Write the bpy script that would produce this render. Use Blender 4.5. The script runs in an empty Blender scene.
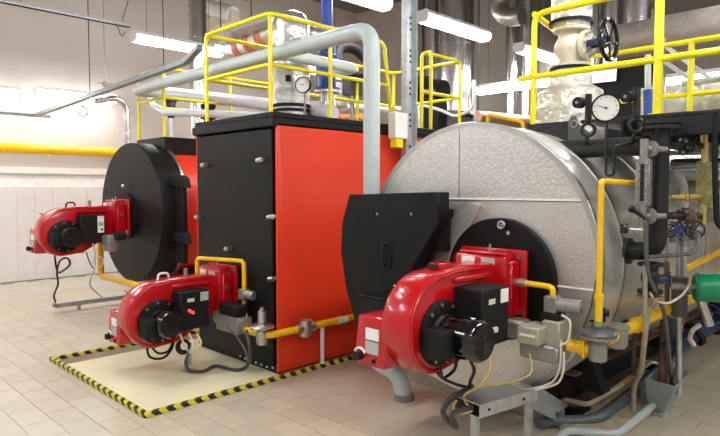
import bpy, bmesh, math, random
from mathutils import Vector as V, Matrix
random.seed(7)
S = bpy.context.scene
col = S.collection
PI = math.pi

# ------------------------------------------------------------------ camera
CH, FPX, YAW = 1.65, 594.0, math.radians(45.0)
PITCH = math.atan(30/594)
cam = bpy.data.objects.new('camera', bpy.data.cameras.new('camera')); col.objects.link(cam)
cam.data.sensor_width = 36.0
cam.data.lens = FPX/720*36.0
cam.data.clip_start = .05
cam.location = (0, 0, CH)
cam.rotation_euler = (PI/2-PITCH, 0, YAW)
S.camera = cam
_F = V((-math.sin(YAW), math.cos(YAW), 0)); _R = V((math.cos(YAW), math.sin(YAW), 0)); _Z = V((0, 0, 1))
_fw = _F*math.cos(PITCH)-_Z*math.sin(PITCH); _up = _Z*math.cos(PITCH)+_F*math.sin(PITCH); _C = V((0, 0, CH))
def P(px, py, **k):
    """photo pixel -> point on the plane x=, y= or z= that the thing touches"""
    d = _fw*FPX+_R*(px-360)-_up*(py-218)
    (a, val), = k.items(); i = 'xyz'.index(a)
    return _C+d*((val-_C[i])/d[i])
def proj(p):
    q = V(p)-_C; d = q.dot(_fw)
    return 360+FPX*q.dot(_R)/d, 218-FPX*q.dot(_up)/d, d

# ------------------------------------------------------------------ world, view
w = bpy.data.worlds.new('world'); S.world = w; w.use_nodes = True
w.node_tree.nodes['Background'].inputs[0].default_value = (1.0, .985, .96, 1)
w.node_tree.nodes['Background'].inputs[1].default_value = .40
S.view_settings.view_transform = 'Standard'
S.view_settings.look = 'None'
S.view_settings.gamma = 1.0
S.view_settings.use_curve_mapping = False
S.view_settings.exposure = 0.35
LAMP_POWER = 38.0

# ------------------------------------------------------------------ materials
MATS = {}
def mat(name, rgb, rough=.5, metal=0.0, var=.06, scale=8.0, bump=0.0, bscale=60.0, coat=0.0, bdist=.01, emit=None, estr=0.0, spec=None, alpha=None):
    m = bpy.data.materials.new(name); m.use_nodes = True
    nt = m.node_tree; b = nt.nodes['Principled BSDF']
    b.inputs['Roughness'].default_value = rough
    b.inputs['Metallic'].default_value = metal
    if spec is not None: b.inputs['Specular IOR Level'].default_value = spec
    if coat: b.inputs['Coat Weight'].default_value = coat; b.inputs['Coat Roughness'].default_value = .08
    tc = nt.nodes.new('ShaderNodeTexCoord')
    n = nt.nodes.new('ShaderNodeTexNoise'); n.inputs['Scale'].default_value = scale; n.inputs['Detail'].default_value = 4
    nt.links.new(tc.outputs['Object'], n.inputs['Vector'])
    r = nt.nodes.new('ShaderNodeValToRGB')
    r.color_ramp.elements[0].position = .3; r.color_ramp.elements[1].position = .7
    r.color_ramp.elements[0].color = tuple(c*(1-var) for c in rgb)+(1,)
    r.color_ramp.elements[1].color = tuple(min(1, c*(1+var)) for c in rgb)+(1,)
    nt.links.new(n.outputs['Fac'], r.inputs[0]); nt.links.new(r.outputs[0], b.inputs['Base Color'])
    if bump:
        n2 = nt.nodes.new('ShaderNodeTexNoise'); n2.inputs['Scale'].default_value = bscale
        nt.links.new(tc.outputs['Object'], n2.inputs['Vector'])
        bp = nt.nodes.new('ShaderNodeBump'); bp.inputs['Strength'].default_value = bump; bp.inputs['Distance'].default_value = bdist
        nt.links.new(n2.outputs['Fac'], bp.inputs['Height']); nt.links.new(bp.outputs[0], b.inputs['Normal'])
    if emit:
        b.inputs['Emission Color'].default_value = emit+(1,); b.inputs['Emission Strength'].default_value = estr
    MATS[name] = m
    return m
mat('tile', (.56, .485, .36), .32, var=.07, scale=3, bump=.05, bscale=25)
mat('tile_warm', (.58, .50, .37), .34, var=.07, scale=3, bump=.05, bscale=25)
mat('tile_grey', (.53, .46, .345), .36, var=.07, scale=3, bump=.05, bscale=25)
mat('grout', (.36, .31, .245), .8)
mat('blue_line', (.50, .58, .60), .4)
mat('wall_tile', (.78, .75, .70), .25, var=.03)
mat('wall_grout', (.92, .90, .86), .7)
mat('plaster', (.50, .45, .40), .85, var=.05, scale=1.2, bump=.12, bscale=30)
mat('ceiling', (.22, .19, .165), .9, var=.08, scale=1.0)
mat('white_paint', (.85, .83, .79), .6)
mat('burner_red', (.47, .0025, .006), .24, var=.05, scale=4, coat=.35)
mat('boiler_red', (.74, .042, .012), .36, var=.05, scale=1.5)
mat('black_panel', (.0075, .0072, .007), .45, spec=.22, var=.15, scale=6, bump=.04, bscale=150)
mat('black_gloss', (.004, .004, .0045), .15, coat=.35)
mat('black_matte', (.008, .0078, .0075), .6, spec=.25, var=.15)
mat('black_pipe', (.014, .012, .0115), .42, spec=.4, var=.25, scale=15)
mat('rubber', (.006, .006, .0065), .5, spec=.35)
mat('rail_yellow', (.88, .76, .006), .32, var=.06)
mat('gas_yellow', (.86, .50, .006), .32, var=.07, scale=12)
mat('alu', (.66, .63, .585), .38, metal=.85, var=.12, scale=70, bump=.32, bscale=75)
mat('alu_side', (.74, .72, .66), .36, metal=.72, var=.14, scale=3, bump=.10, bscale=9)
mat('alu_bright', (.74, .73, .71), .33, metal=.9, var=.12, scale=9, bump=.35, bscale=12, bdist=.04)
mat('duct', (.58, .565, .55), .22, metal=1.0, var=.08, scale=3, bump=.08, bscale=10)
mat('steel', (.55, .54, .52), .32, metal=1.0, var=.1)
mat('galv', (.50, .52, .52), .42, metal=.8, var=.14, scale=14)
mat('cast', (.27, .26, .235), .42, metal=.45, var=.12, scale=18)
mat('beige_paint', (.36, .335, .25), .5, var=.1, scale=18)
mat('valve_cream', (.68, .62, .49), .45, var=.08, scale=14)
mat('grey_pipe', (.47, .53, .52), .38, var=.05)
mat('white_pipe', (.70, .76, .74), .38, var=.04)
mat('lilac_pipe', (.66, .65, .72), .45, var=.04)
mat('dark_grey_pipe', (.10, .115, .13), .4, var=.12)
mat('beige_pipe', (.30, .26, .175), .45, var=.12, scale=20)
mat('rust', (.12, .065, .038), .75, var=.35, scale=25)
mat('copper', (.42, .25, .13), .45, metal=.5, var=.25, scale=22)
mat('brass', (.62, .48, .18), .32, metal=.9, var=.15)
mat('olive', (.30, .33, .10), .45, metal=.35, var=.35, scale=25)
mat('blue_paint', (.03, .08, .42), .38, var=.1)
mat('navy', (.015, .025, .09), .4, var=.15)
mat('green_paint', (.005, .24, .10), .32, var=.12, scale=10)
mat('grey_paint', (.30, .34, .33), .5, var=.08)
mat('cooler_grey', (.085, .088, .09), .42, var=.1)
mat('white', (.82, .82, .80), .5)
mat('label_grey', (.45, .45, .44), .5)
mat('label_green', (.25, .55, .12), .5)
mat('cream_floor', (.84, .77, .52), .30, var=.09, scale=1.6)
mat('wood', (.42, .36, .24), .7, var=.25, scale=14)
mat('cable_white', (.62, .58, .48), .45)
mat('cable_yellow', (.62, .50, .16), .45)
mat('cable_grey', (.06, .06, .06), .5)
mat('orange_wrap', (.80, .20, .08), .45, var=.3, scale=20)
mat('red_light', (.9, .05, .05), .3, emit=(1, .05, .05), estr=1.5)
mat('lamp_glow', (1, 1, 1), .5, emit=(.98, .985, 1.0), estr=LAMP_POWER)
mat('lamp_glow_soft', (1, 1, 1), .5, emit=(.98, .985, 1.0), estr=LAMP_POWER*.5)
mat('tray_grey', (.20, .21, .21), .45, metal=.5, var=.15, scale=14)
mat('dull_duct', (.27, .235, .205), .45, metal=.5, var=.15, scale=9, bump=.1, bscale=20)
mat('shade_brown', (.145, .118, .10), .85, var=.1, scale=1.5)  # shade of the unlit back corner, put in as a brown colour
mat('bare_concrete', (.27, .225, .165), .7, var=.15, scale=6)
mat('dial', (.80, .78, .72), .35, var=.02)
mat('glass_dark', (.012, .014, .013), .08)
mat('chequer', (.022, .021, .02), .4, metal=.4, var=.3, scale=30, bump=.5, bscale=45)
mat('insulation', (.66, .635, .55), .36, metal=.6, var=.12, scale=7, bump=.55, bscale=14, bdist=.05)
# hazard tape: printed diagonal stripes
m = mat('hazard', (.75, .60, .02), .4)
nt = m.node_tree; b = nt.nodes['Principled BSDF']
tc = nt.nodes.new('ShaderNodeTexCoord'); sx = nt.nodes.new('ShaderNodeSeparateXYZ'); nt.links.new(tc.outputs['Object'], sx.inputs[0])
a1 = nt.nodes.new('ShaderNodeMath'); a1.operation = 'ADD'; nt.links.new(sx.outputs[0], a1.inputs[0]); nt.links.new(sx.outputs[1], a1.inputs[1])
a2 = nt.nodes.new('ShaderNodeMath'); a2.operation = 'ADD'; nt.links.new(a1.outputs[0], a2.inputs[0]); nt.links.new(sx.outputs[2], a2.inputs[1])
a3 = nt.nodes.new('ShaderNodeMath'); a3.operation = 'MULTIPLY'; a3.inputs[1].default_value = 1/.115; nt.links.new(a2.outputs[0], a3.inputs[0])
a4 = nt.nodes.new('ShaderNodeMath'); a4.operation = 'FRACT'; nt.links.new(a3.outputs[0], a4.inputs[0])
a5 = nt.nodes.new('ShaderNodeMath'); a5.operation = 'GREATER_THAN'; a5.inputs[1].default_value = .5; nt.links.new(a4.outputs[0], a5.inputs[0])
mx = nt.nodes.new('ShaderNodeMix'); mx.data_type = 'RGBA'
mx.inputs[6].default_value = (.70, .60, .03, 1); mx.inputs[7].default_value = (.012, .012, .012, 1)
nt.links.new(a5.outputs[0], mx.inputs[0]); nt.links.new(mx.outputs[2], b.inputs['Base Color'])

# ------------------------------------------------------------------ mesh builder
OFF = {}
class MB:
    def __init__(s, T=None): s.v = []; s.f = []; s.T = T
    def add(s, vs, fs):
        n = len(s.v); s.v += [V(p) for p in vs]; s.f += [tuple(i+n for i in f) for f in fs]; return s
    def box(s, a, b, bev=0.0, seg=1):
        a = V(a); b = V(b); lo = [min(a[i], b[i]) for i in range(3)]; hi = [max(a[i], b[i]) for i in range(3)]
        vs = [(lo[0] if i & 1 == 0 else hi[0], lo[1] if i & 2 == 0 else hi[1], lo[2] if i & 4 == 0 else hi[2]) for i in range(8)]
        fs = [(0, 2, 3, 1), (4, 5, 7, 6), (0, 1, 5, 4), (2, 6, 7, 3), (0, 4, 6, 2), (1, 3, 7, 5)]
        if not bev: return s.add(vs, fs)
        return s._bev(vs, fs, bev, seg)
    def _bev(s, vs, fs, bev, seg=1, ang=.5):
        bm = bmesh.new(); q = [bm.verts.new(p) for p in vs]
        for f in fs: bm.faces.new([q[i] for i in f])
        bmesh.ops.recalc_face_normals(bm, faces=bm.faces[:])
        es = [e for e in bm.edges if len(e.link_faces) == 2 and e.calc_face_angle(0) > ang]
        bmesh.ops.bevel(bm, geom=es, offset=bev, segments=seg, affect='EDGES', profile=.5)
        bm.verts.index_update()
        s.add([v.co.copy() for v in bm.verts], [tuple(v.index for v in f.verts) for f in bm.faces]); bm.free(); return s
    def prism(s, poly, vec, bev=0.0, seg=1, ang=.9):
        n = len(poly); vec = V(vec); vs = [V(p) for p in poly]+[V(p)+vec for p in poly]
        fs = [tuple(range(n)), tuple(range(2*n-1, n-1, -1))]+[(i, (i+1) % n, n+(i+1) % n, n+i) for i in range(n)]
        if not bev: return s.add(vs, fs)
        return s._bev(vs, fs, bev, seg, ang)
    def cyl(s, p0, p1, r0, r1=None, n=20, cap=True):
        p0 = V(p0); p1 = V(p1); r1 = r0 if r1 is None else r1
        z = (p1-p0).normalized(); x = z.orthogonal().normalized(); y = z.cross(x)
        vs = []
        for p, r in ((p0, r0), (p1, r1)):
            vs += [p+x*(r*math.cos(2*PI*i/n))+y*(r*math.sin(2*PI*i/n)) for i in range(n)]
        fs = [(i, (i+1) % n, n+(i+1) % n, n+i) for i in range(n)]
        if cap: fs += [tuple(range(n-1, -1, -1)), tuple(range(n, 2*n))]
        return s.add(vs, fs)
    def lathe(s, prof, o, axis=(0, 0, 1), n=24):
        o = V(o); z = V(axis).normalized(); x = z.orthogonal().normalized(); y = z.cross(x)
        vs = []; fs = []
        for r, h in prof:
            r = max(r, 1e-4)
            vs += [o+z*h+x*(r*math.cos(2*PI*i/n))+y*(r*math.sin(2*PI*i/n)) for i in range(n)]
        for k in range(len(prof)-1):
            fs += [(k*n+i, k*n+(i+1) % n, (k+1)*n+(i+1) % n, (k+1)*n+i) for i in range(n)]
        k = len(prof)-1
        if len(prof) >= 4 and prof[0][0] > .005 and abs(prof[0][0]-prof[-1][0]) < 1e-6: fs += [(k*n+i, k*n+(i+1) % n, (i+1) % n, i) for i in range(n)]   # open ring
        else: fs += [tuple(range(n-1, -1, -1)), tuple(range(k*n, (k+1)*n))]
        return s.add(vs, fs)
    def sweep(s, pts, r, n=12, closed=False):
        pts = [V(p) for p in pts]; N = len(pts); vs = []; fs = []
        t0 = (pts[1]-pts[0]).normalized(); x = t0.orthogonal().normalized()
        for i in range(N):
            if closed: t = (pts[(i+1) % N]-pts[i-1]).normalized()
            else: t = ((pts[min(i+1, N-1)]-pts[max(i-1, 0)])).normalized()
            x = (x-t*x.dot(t)).normalized(); y = t.cross(x)
            vs += [pts[i]+x*(r*math.cos(2*PI*k/n))+y*(r*math.sin(2*PI*k/n)) for k in range(n)]
        for i in range(N if closed else N-1):
            j = (i+1) % N
            fs += [(i*n+k, i*n+(k+1) % n, j*n+(k+1) % n, j*n+k) for k in range(n)]
        if not closed: fs += [tuple(range(n-1, -1, -1)), tuple(range((N-1)*n, N*n))]
        return s.add(vs, fs)
    def pipe(s, pts, r, bend=None, n=14):
        return s.sweep(fillet(pts, 2.2*r if bend is None else bend), r, n)
    def cable(s, pts, r=.007, n=7, sub=7): return s.sweep(smooth(pts, sub), r, n)
    def torus(s, c, axis, R, r, N=28, n=8):
        c = V(c); z = V(axis).normalized(); x = z.orthogonal().normalized(); y = z.cross(x)
        return s.sweep([c+x*(R*math.cos(2*PI*i/N))+y*(R*math.sin(2*PI*i/N)) for i in range(N)], r, n, True)
    def ball(s, c, r, n=14, sz=1.0):
        k = 8; return s.lathe([(r*math.sin(PI*i/k), -r*sz*math.cos(PI*i/k)) for i in range(k+1)], c, n=n)
    def build(s, name, m, parent=None, ang=40):
        vs = [s.T(p) for p in s.v] if s.T else s.v
        if parent is not None: off = OFF[parent.name]
        else:
            lo = [min(p[i] for p in vs) for i in range(3)]; hi = [max(p[i] for p in vs) for i in range(3)]
            off = V(((lo[0]+hi[0])/2, (lo[1]+hi[1])/2, lo[2]))
        me = bpy.data.meshes.new(name); me.from_pydata([V(p)-off for p in vs], [], s.f)
        bm = bmesh.new(); bm.from_mesh(me); bmesh.ops.recalc_face_normals(bm, faces=bm.faces[:]); bm.to_mesh(me); bm.free()
        for p in me.polygons: p.use_smooth = True
        me.set_sharp_from_angle(angle=math.radians(ang))
        me.materials.append(MATS[m])
        o = bpy.data.objects.new(name, me); col.objects.link(o)
        if parent is None: o.location = off
        else: o.parent = parent
        OFF[o.name] = off
        return o
def fillet(pts, rad, k=6):
    pts = [V(p) for p in pts]; out = [pts[0]]
    for i in range(1, len(pts)-1):
        a, b, c = pts[i-1], pts[i], pts[i+1]; u = (a-b); v = (c-b)
        t = min(rad, u.length*.49, v.length*.49); p0 = b+u.normalized()*t; p1 = b+v.normalized()*t
        for j in range(k+1):
            q = j/k; out.append(p0*(1-q)**2+b*2*q*(1-q)+p1*q*q)
    out.append(pts[-1]); return out
def smooth(pts, sub=7):
    pts = [V(p) for p in pts]; q = [pts[0]*2-pts[1]]+pts+[pts[-1]*2-pts[-2]]; out = []
    for i in range(1, len(q)-2):
        for j in range(sub):
            t = j/sub; a, b, c, d = q[i-1:i+3]
            out.append(.5*((2*b)+(c-a)*t+(2*a-5*b+4*c-d)*t*t+(3*b-a-3*c+d)*t**3))
    out.append(pts[-1]); return out
def tag(o, label, cat, group=None):
    o['label'] = label; o['category'] = cat
    if group: o['group'] = group
    return o
def thing(name, label, cat, loc, group=None):
    o = bpy.data.objects.new(name, None); col.objects.link(o); o.location = V(loc); o.empty_display_size = .1
    OFF[o.name] = V(loc); return tag(o, label, cat, group)
def one(name, mb, m, label, cat, group=None): return tag(mb.build(name, m), label, cat, group)
def struct(o): o['kind'] = 'structure'; return o
def X(a, b, t): return V(a).lerp(V(b), t)

# ================================================================== THE SETTING
WX = -11.68; BY = 11.6; CZ = 6.4
floor = struct(MB().box((-12.2, -4, -.2), (3.5, 12.2, -.012)).build('floor', 'grout'))
KX0, KX1, KY0, KY1 = -6.06, -4.04, 1.86, 6.55            # kerb of the sunken base under the middle boiler
TW, TD = .30, .20
def tile_mesh(bm_name, m):
    o = MB().box((0.002, 0.002, -.012), (TW-.002, TD-.002, 0.0)); me = bpy.data.meshes.new(bm_name); me.from_pydata(o.v, [], o.f)
    me.materials.append(MATS[m]); return me
tiles = []
for j in range(-19, 58):
    y = j*TD-.01
    for i in range(-41, 6):
        x = i*TW+(TW/2 if j % 2 else 0)
        if x < WX or x > 2.6: continue
        cx, cy = x+TW/2, y+TD/2
        if KX0+.04 < x and x+TW < KX1-.04 and KY0+.04 < y and y+TD < KY1-.04: continue
        pp = [proj((x, y, 0)), proj((x+TW, y, 0)), proj((x+TW, y+TD, 0)), proj((x, y+TD, 0))]
        if min(p[2] for p in pp) < .3 or max(p[0] for p in pp) < 0 or min(p[0] for p in pp) > 720 or min(p[1] for p in pp) > 436:
            tiles.append((0, x, y)); continue
        area = abs(sum(pp[k][0]*pp[(k+1) % 4][1]-pp[(k+1) % 4][0]*pp[k][1] for k in range(4)))/2
        tiles.append((area, x, y))
tiles.sort(reverse=True)
tms = [tile_mesh('floor_tile', q) for q in ('tile', 'tile', 'tile_warm', 'tile_grey')]
for a, x, y in tiles[:300]:
    o = bpy.data.objects.new('tile', random.choice(tms)); col.objects.link(o); o.parent = floor
    o.location = V((x, y, random.uniform(-.0008, .0008)))-OFF[floor.name]
rest = MB()
inview = set((round(x, 3), round(y, 3)) for a, x, y in tiles[:300])
for a, x, y in tiles[300:]: rest.box((x+.002, y+.002, -.012), (x+TW-.002, y+TD-.002, 0))
o = rest.build('tile', 'tile', floor); o['kind'] = 'stuff'
one('floor_marking', MB().box((-10.42, -1, -.004), (-10.30, 9, .0012)), 'blue_line', 'pale blue line painted across the tiled floor near the wall', 'floor marking')

wl = struct(MB().box((WX-.3, -4, 0), (WX-.02, BY, CZ)).build('wall_left', 'plaster'))
g = MB().box((WX-.02, -4, 0), (WX-.008, BY, 1.90)).build('tile_bed', 'wall_grout', wl)
wt = MB().box((0, 0, 0), (.010, .294, .494)); wme = bpy.data.meshes.new('wall_tile'); wme.from_pydata(wt.v, [], wt.f); wme.materials.append(MATS['wall_tile'])
for j in range(4):
    for i in range(0, 38):
        o = bpy.data.objects.new('tile', wme); col.objects.link(o); o.parent = wl
        o.location = V((WX-.008, .12+i*.3, .173-.5+j*.5 if j else -.327))-OFF[wl.name]
        if j == 0: o.location.z = -.0+0-OFF[wl.name].z; o.scale.z = .34
wb = MB().box((WX-.02, -4, 1.90), (WX+.10, BY, 2.02), .01).build('trim_1', 'white_paint'); struct(wb)
wk = struct(MB().box((-12, BY, 0), (3.5, BY+.3, CZ)).build('wall_back', 'plaster'))
struct(MB().box((-6.35, 10.7, 0), (3.5, 10.9, CZ)).build('wall_shade_backing', 'shade_brown'))  # added dark sheet, its colour stands for the unlit back wall
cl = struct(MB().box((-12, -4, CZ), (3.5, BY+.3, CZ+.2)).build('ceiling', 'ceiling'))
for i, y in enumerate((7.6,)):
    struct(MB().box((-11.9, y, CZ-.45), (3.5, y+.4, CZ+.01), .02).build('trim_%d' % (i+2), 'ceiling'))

struct(MB().box((-3.3, 8.6, 4.15), (3.5, BY, 4.5), .02).build('ceiling_shade_slab', 'ceiling'))  # added slab above the view, meant to darken the upper back corner
# sunken cream base with hazard kerb
fbase = struct(MB().box((KX0+.26, KY0+.035, -.02), (KX1-.035, KY1-.035, .008)).build('floor_base', 'cream_floor'))
MB().box((KX0+.035, KY0+.035, -.02), (KX0+.255, KY1-.035, .003)).build('bare_strip', 'bare_concrete', fbase)
MB().box((KX0+.255, KY0+.035, -.02), (KX0+.275, KY1-.035, .009)).build('edge_line', 'gas_yellow', fbase)
kb = thing('hazard_kerb', 'low raised kerb with yellow and black stripes around the cream base', 'kerb', ((KX0+KX1)/2, KY0, 0))
KH = .036
for a, b in (((KX0, KY0), (KX1, KY0+.042)), ((KX0, KY1-.042), (KX1, KY1)), ((KX0, KY0+.042), (KX0+.042, KY1-.042)), ((KX1-.042, KY0+.042), (KX1, KY1-.042))):
    MB().box((a[0], a[1], 0), (b[0], b[1], KH), .004).build('kerb_bar', 'hazard', kb)

# ================================================================== LAMPS
def lamp(label, cx, y0, y1, z, along='y', rail=True, hang=True):
    if along == 'y': a, b, s = V((cx, y0, z)), V((cx, y1, z)), V((1, 0, 0))
    else: a, b, s = V((y0, cx, z)), V((y1, cx, z)), V((0, 1, 0))
    t = (b-a).normalized(); r = thing('fluorescent_lamp', label, 'lamp', (a+b)/2, 'hanging fluorescent lamps')
    def sect(lst, p, q): return MB().prism([p+s*u+_Z*h for u, h in lst], q-p)
    h = sect([(-.115, .07), (-.08, .13), (.08, .13), (.115, .07)], a, b).build('housing', 'white', r)
    d = sect([(-.11, .07), (-.105, .01), (-.07, -.03), (.07, -.03), (.105, .01), (.11, .07)], a+t*.03, b-t*.03).build('diffuser', 'lamp_glow' if hang else 'lamp_glow_soft', r)
    for p in (a, b-t*.03): sect([(-.113, .07), (-.108, .01), (-.072, -.034), (.072, -.034), (.108, .01), (.113, .07)], p, p+t*.03).build('end_cap', 'white', r)
    if hang:
        for q in (.15, .85): 
            p = X(a, b, q)+_Z*.125; MB().cyl(p, (p.x, p.y, CZ), .003, n=6).build('hanger_wire', 'black_matte', r)
    else:
        p = (a+b)/2
        MB().box((WX-.02, p.y-.05, z+.07), (p.x+.02, p.y+.05, z+.12)).build('wall_arm', 'galv', r)
    return r
RZ = 3.98
for k, y0 in enumerate((-2.6, .4, 4.15, 7.1)):
    lamp(['tube lamp of the row nearest the tiled wall, before the cable rail', 'tube lamp under the cable rail before the round-door boiler', 'glowing tube lamp hanging at the end of the grey cable rail', 'tube lamp over the passage behind the round-door boiler'][k], -9.2, y0, y0+1.6, RZ)
for k, y0 in enumerate((-2.2, .9, 4.2, 6.5, 9.1)):
    lamp(['tube lamp over the empty floor before the boilers', 'tube lamp over the striped kerb', 'glowing tube lamp above the front railing of the red box boiler', 'glowing tube lamp above the rear railing of the red box boiler', 'glowing tube lamp beside the tall silver ducts'][k], -5.3, y0, y0+1.6, RZ)
for k, y0 in enumerate((-2.6, .2, 3.1, 5.9)):
    lamp(['tube lamp over the open floor', 'tube lamp ahead of the silver boiler', 'tube lamp over the burner of the silver boiler', 'tube lamp over the railing of the silver boiler', 'tube lamp behind the silver boiler'][k], -1.3, y0, y0+1.6, RZ)
for k, y0 in enumerate((.2, 3.1, 5.9)):  # extra row out of view, added to brighten the silver boiler's lower side
    lamp(['added fill lamp, tube shaped, out of view over the open aisle', 'added fill lamp, tube shaped, out of view beside the pipework of the silver boiler', 'added fill lamp, tube shaped, out of view by the back corner'][k], 2.4, y0, y0+1.6, RZ)
lamp('glowing tube lamp low on the tiled wall above the thick yellow pipe', -11.3, 3.35, 4.75, 3.28, hang=False)
lamp('second glowing tube lamp on the wall next to the cable bracket', -11.3, 1.6, 3.1, 3.22, hang=False)
lamp('glowing tube lamp in front of the back wall, below the ducts', 9.35, -6.3, -4.7, 3.4, along='x')
lamp('glowing tube lamp behind the railing of the silver boiler', 9.0, -2.95, -2.05, 3.1, along='x')
cr = thing('cable_rail', 'thin grey cable rail hung on wires along the lamp row', 'cable rail', (-9.25, 1.5, 4.2))
MB().box((-9.28, -2.5, 4.18), (-9.20, 4.15, 4.215)).build('rail', 'galv', cr)
MB().box((-9.285, -2.5, 4.165), (-9.275, 4.15, 4.18)).build('lip', 'black_matte', cr)
for y in (1.0, 2.6, 4.0): MB().cyl((-9.24, y, 4.2), (-9.24+(.5 if y > 3 else -.3), y-.3+.8*(y > 3), CZ), .006, n=6).build('hanger_wire', 'black_matte', cr)
cw = MB().cable([(-9.2, 4.05, 4.08), (-9.2, 3.98, 4.0), (-9.2, 3.93, 4.12), (-9.22, 3.9, 4.18)], .006)
one('lamp_lead', cw, 'rubber', 'short black lead curling from the cable rail into a lamp', 'cable')
cr2 = thing('wall_cable_bracket', 'grey strut bracket sticking out of the wall below the lamp', 'bracket', (-11.4, 2.4, 2.8))
MB().box((-11.35, 1.0, 2.88), (-11.28, 3.6, 2.93)).build('rail', 'tray_grey', cr2)
MB().cyl((-11.33, 2.2, 2.87), (WX, 2.2, 2.87), .018, n=6).build('strut', 'galv', cr2)
one('hanger_wire', MB().cyl(P(90, 96, x=-10.2), (P(90, 96, x=-10.2).x, P(90, 96, x=-10.2).y, CZ), .008, n=6), 'black_matte', 'long thin wire dropping from the ceiling before the pale wall', 'wire')

sn = thing('ceiling_sensor', 'tiny dark sensor with cross arms on a thin rod before the pale wall', 'sensor', P(105, 84, x=-10.5))
p = P(105, 84, x=-10.5); MB().ball(p, .05).build('head', 'cast', sn); MB().cyl(p+V((0, -.12, .0)), p+V((0, .12, .03)), .012, n=6).build('arm', 'cast', sn); MB().cyl(p-_Z*.1, (p.x, p.y, CZ), .008, n=6).build('rod', 'cast', sn)
MB().cyl(p, P(122, 87, x=-10.5), .010, n=6).build('arm', 'cast', sn)
p = P(83, 111, x=-11.2); ri = thing('cable_coil', 'small coil of grey cable hanging on the wall under the lamp', 'cable', p-_Z*.1)
MB().torus(p, (1, .2, 0), .09, .018).build('coil', 'galv', ri); MB().cyl(p+_Z*.08, (WX, p.y, p.z+.1), .012, n=6).build('hook', 'galv', ri)
# thick yellow gas main along the left wall
gm = thing('gas_main', 'thick yellow gas main running along the tiled wall', 'pipe', (WX+.2, 3, 2.2))
MB().cyl((WX+.16, -3, 2.335), (WX+.16, 9, 2.335), .088, n=20).build('pipe', 'gas_yellow', gm)
for y in (1.2, 3.6, 5.5): MB().box((WX+.002, y, 2.22), (WX+.17, y+.04, 2.25)).build('bracket', 'white_paint', gm)
# grey conduit down the wall beside left boiler
cd = thing('wall_conduit', 'ribbed silver conduit bending down the wall behind the round-door boiler', 'conduit', (-10.2, 4.6, 0))
a = P(127, 150, x=-10.4); bq = P(127, 108, x=-10.4); 
MB().pipe([(a.x, a.y, 0.0), bq, P(118, 98, x=-10.4), P(95, 101, x=-10.6), ], .05, .2).build('pipe', 'duct', cd)
for z in (1.8, 2.2, 2.6, 2.9): MB().cyl((a.x, a.y, z), (a.x, a.y, z+.02), .056, n=16).build('band', 'steel', cd)

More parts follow.
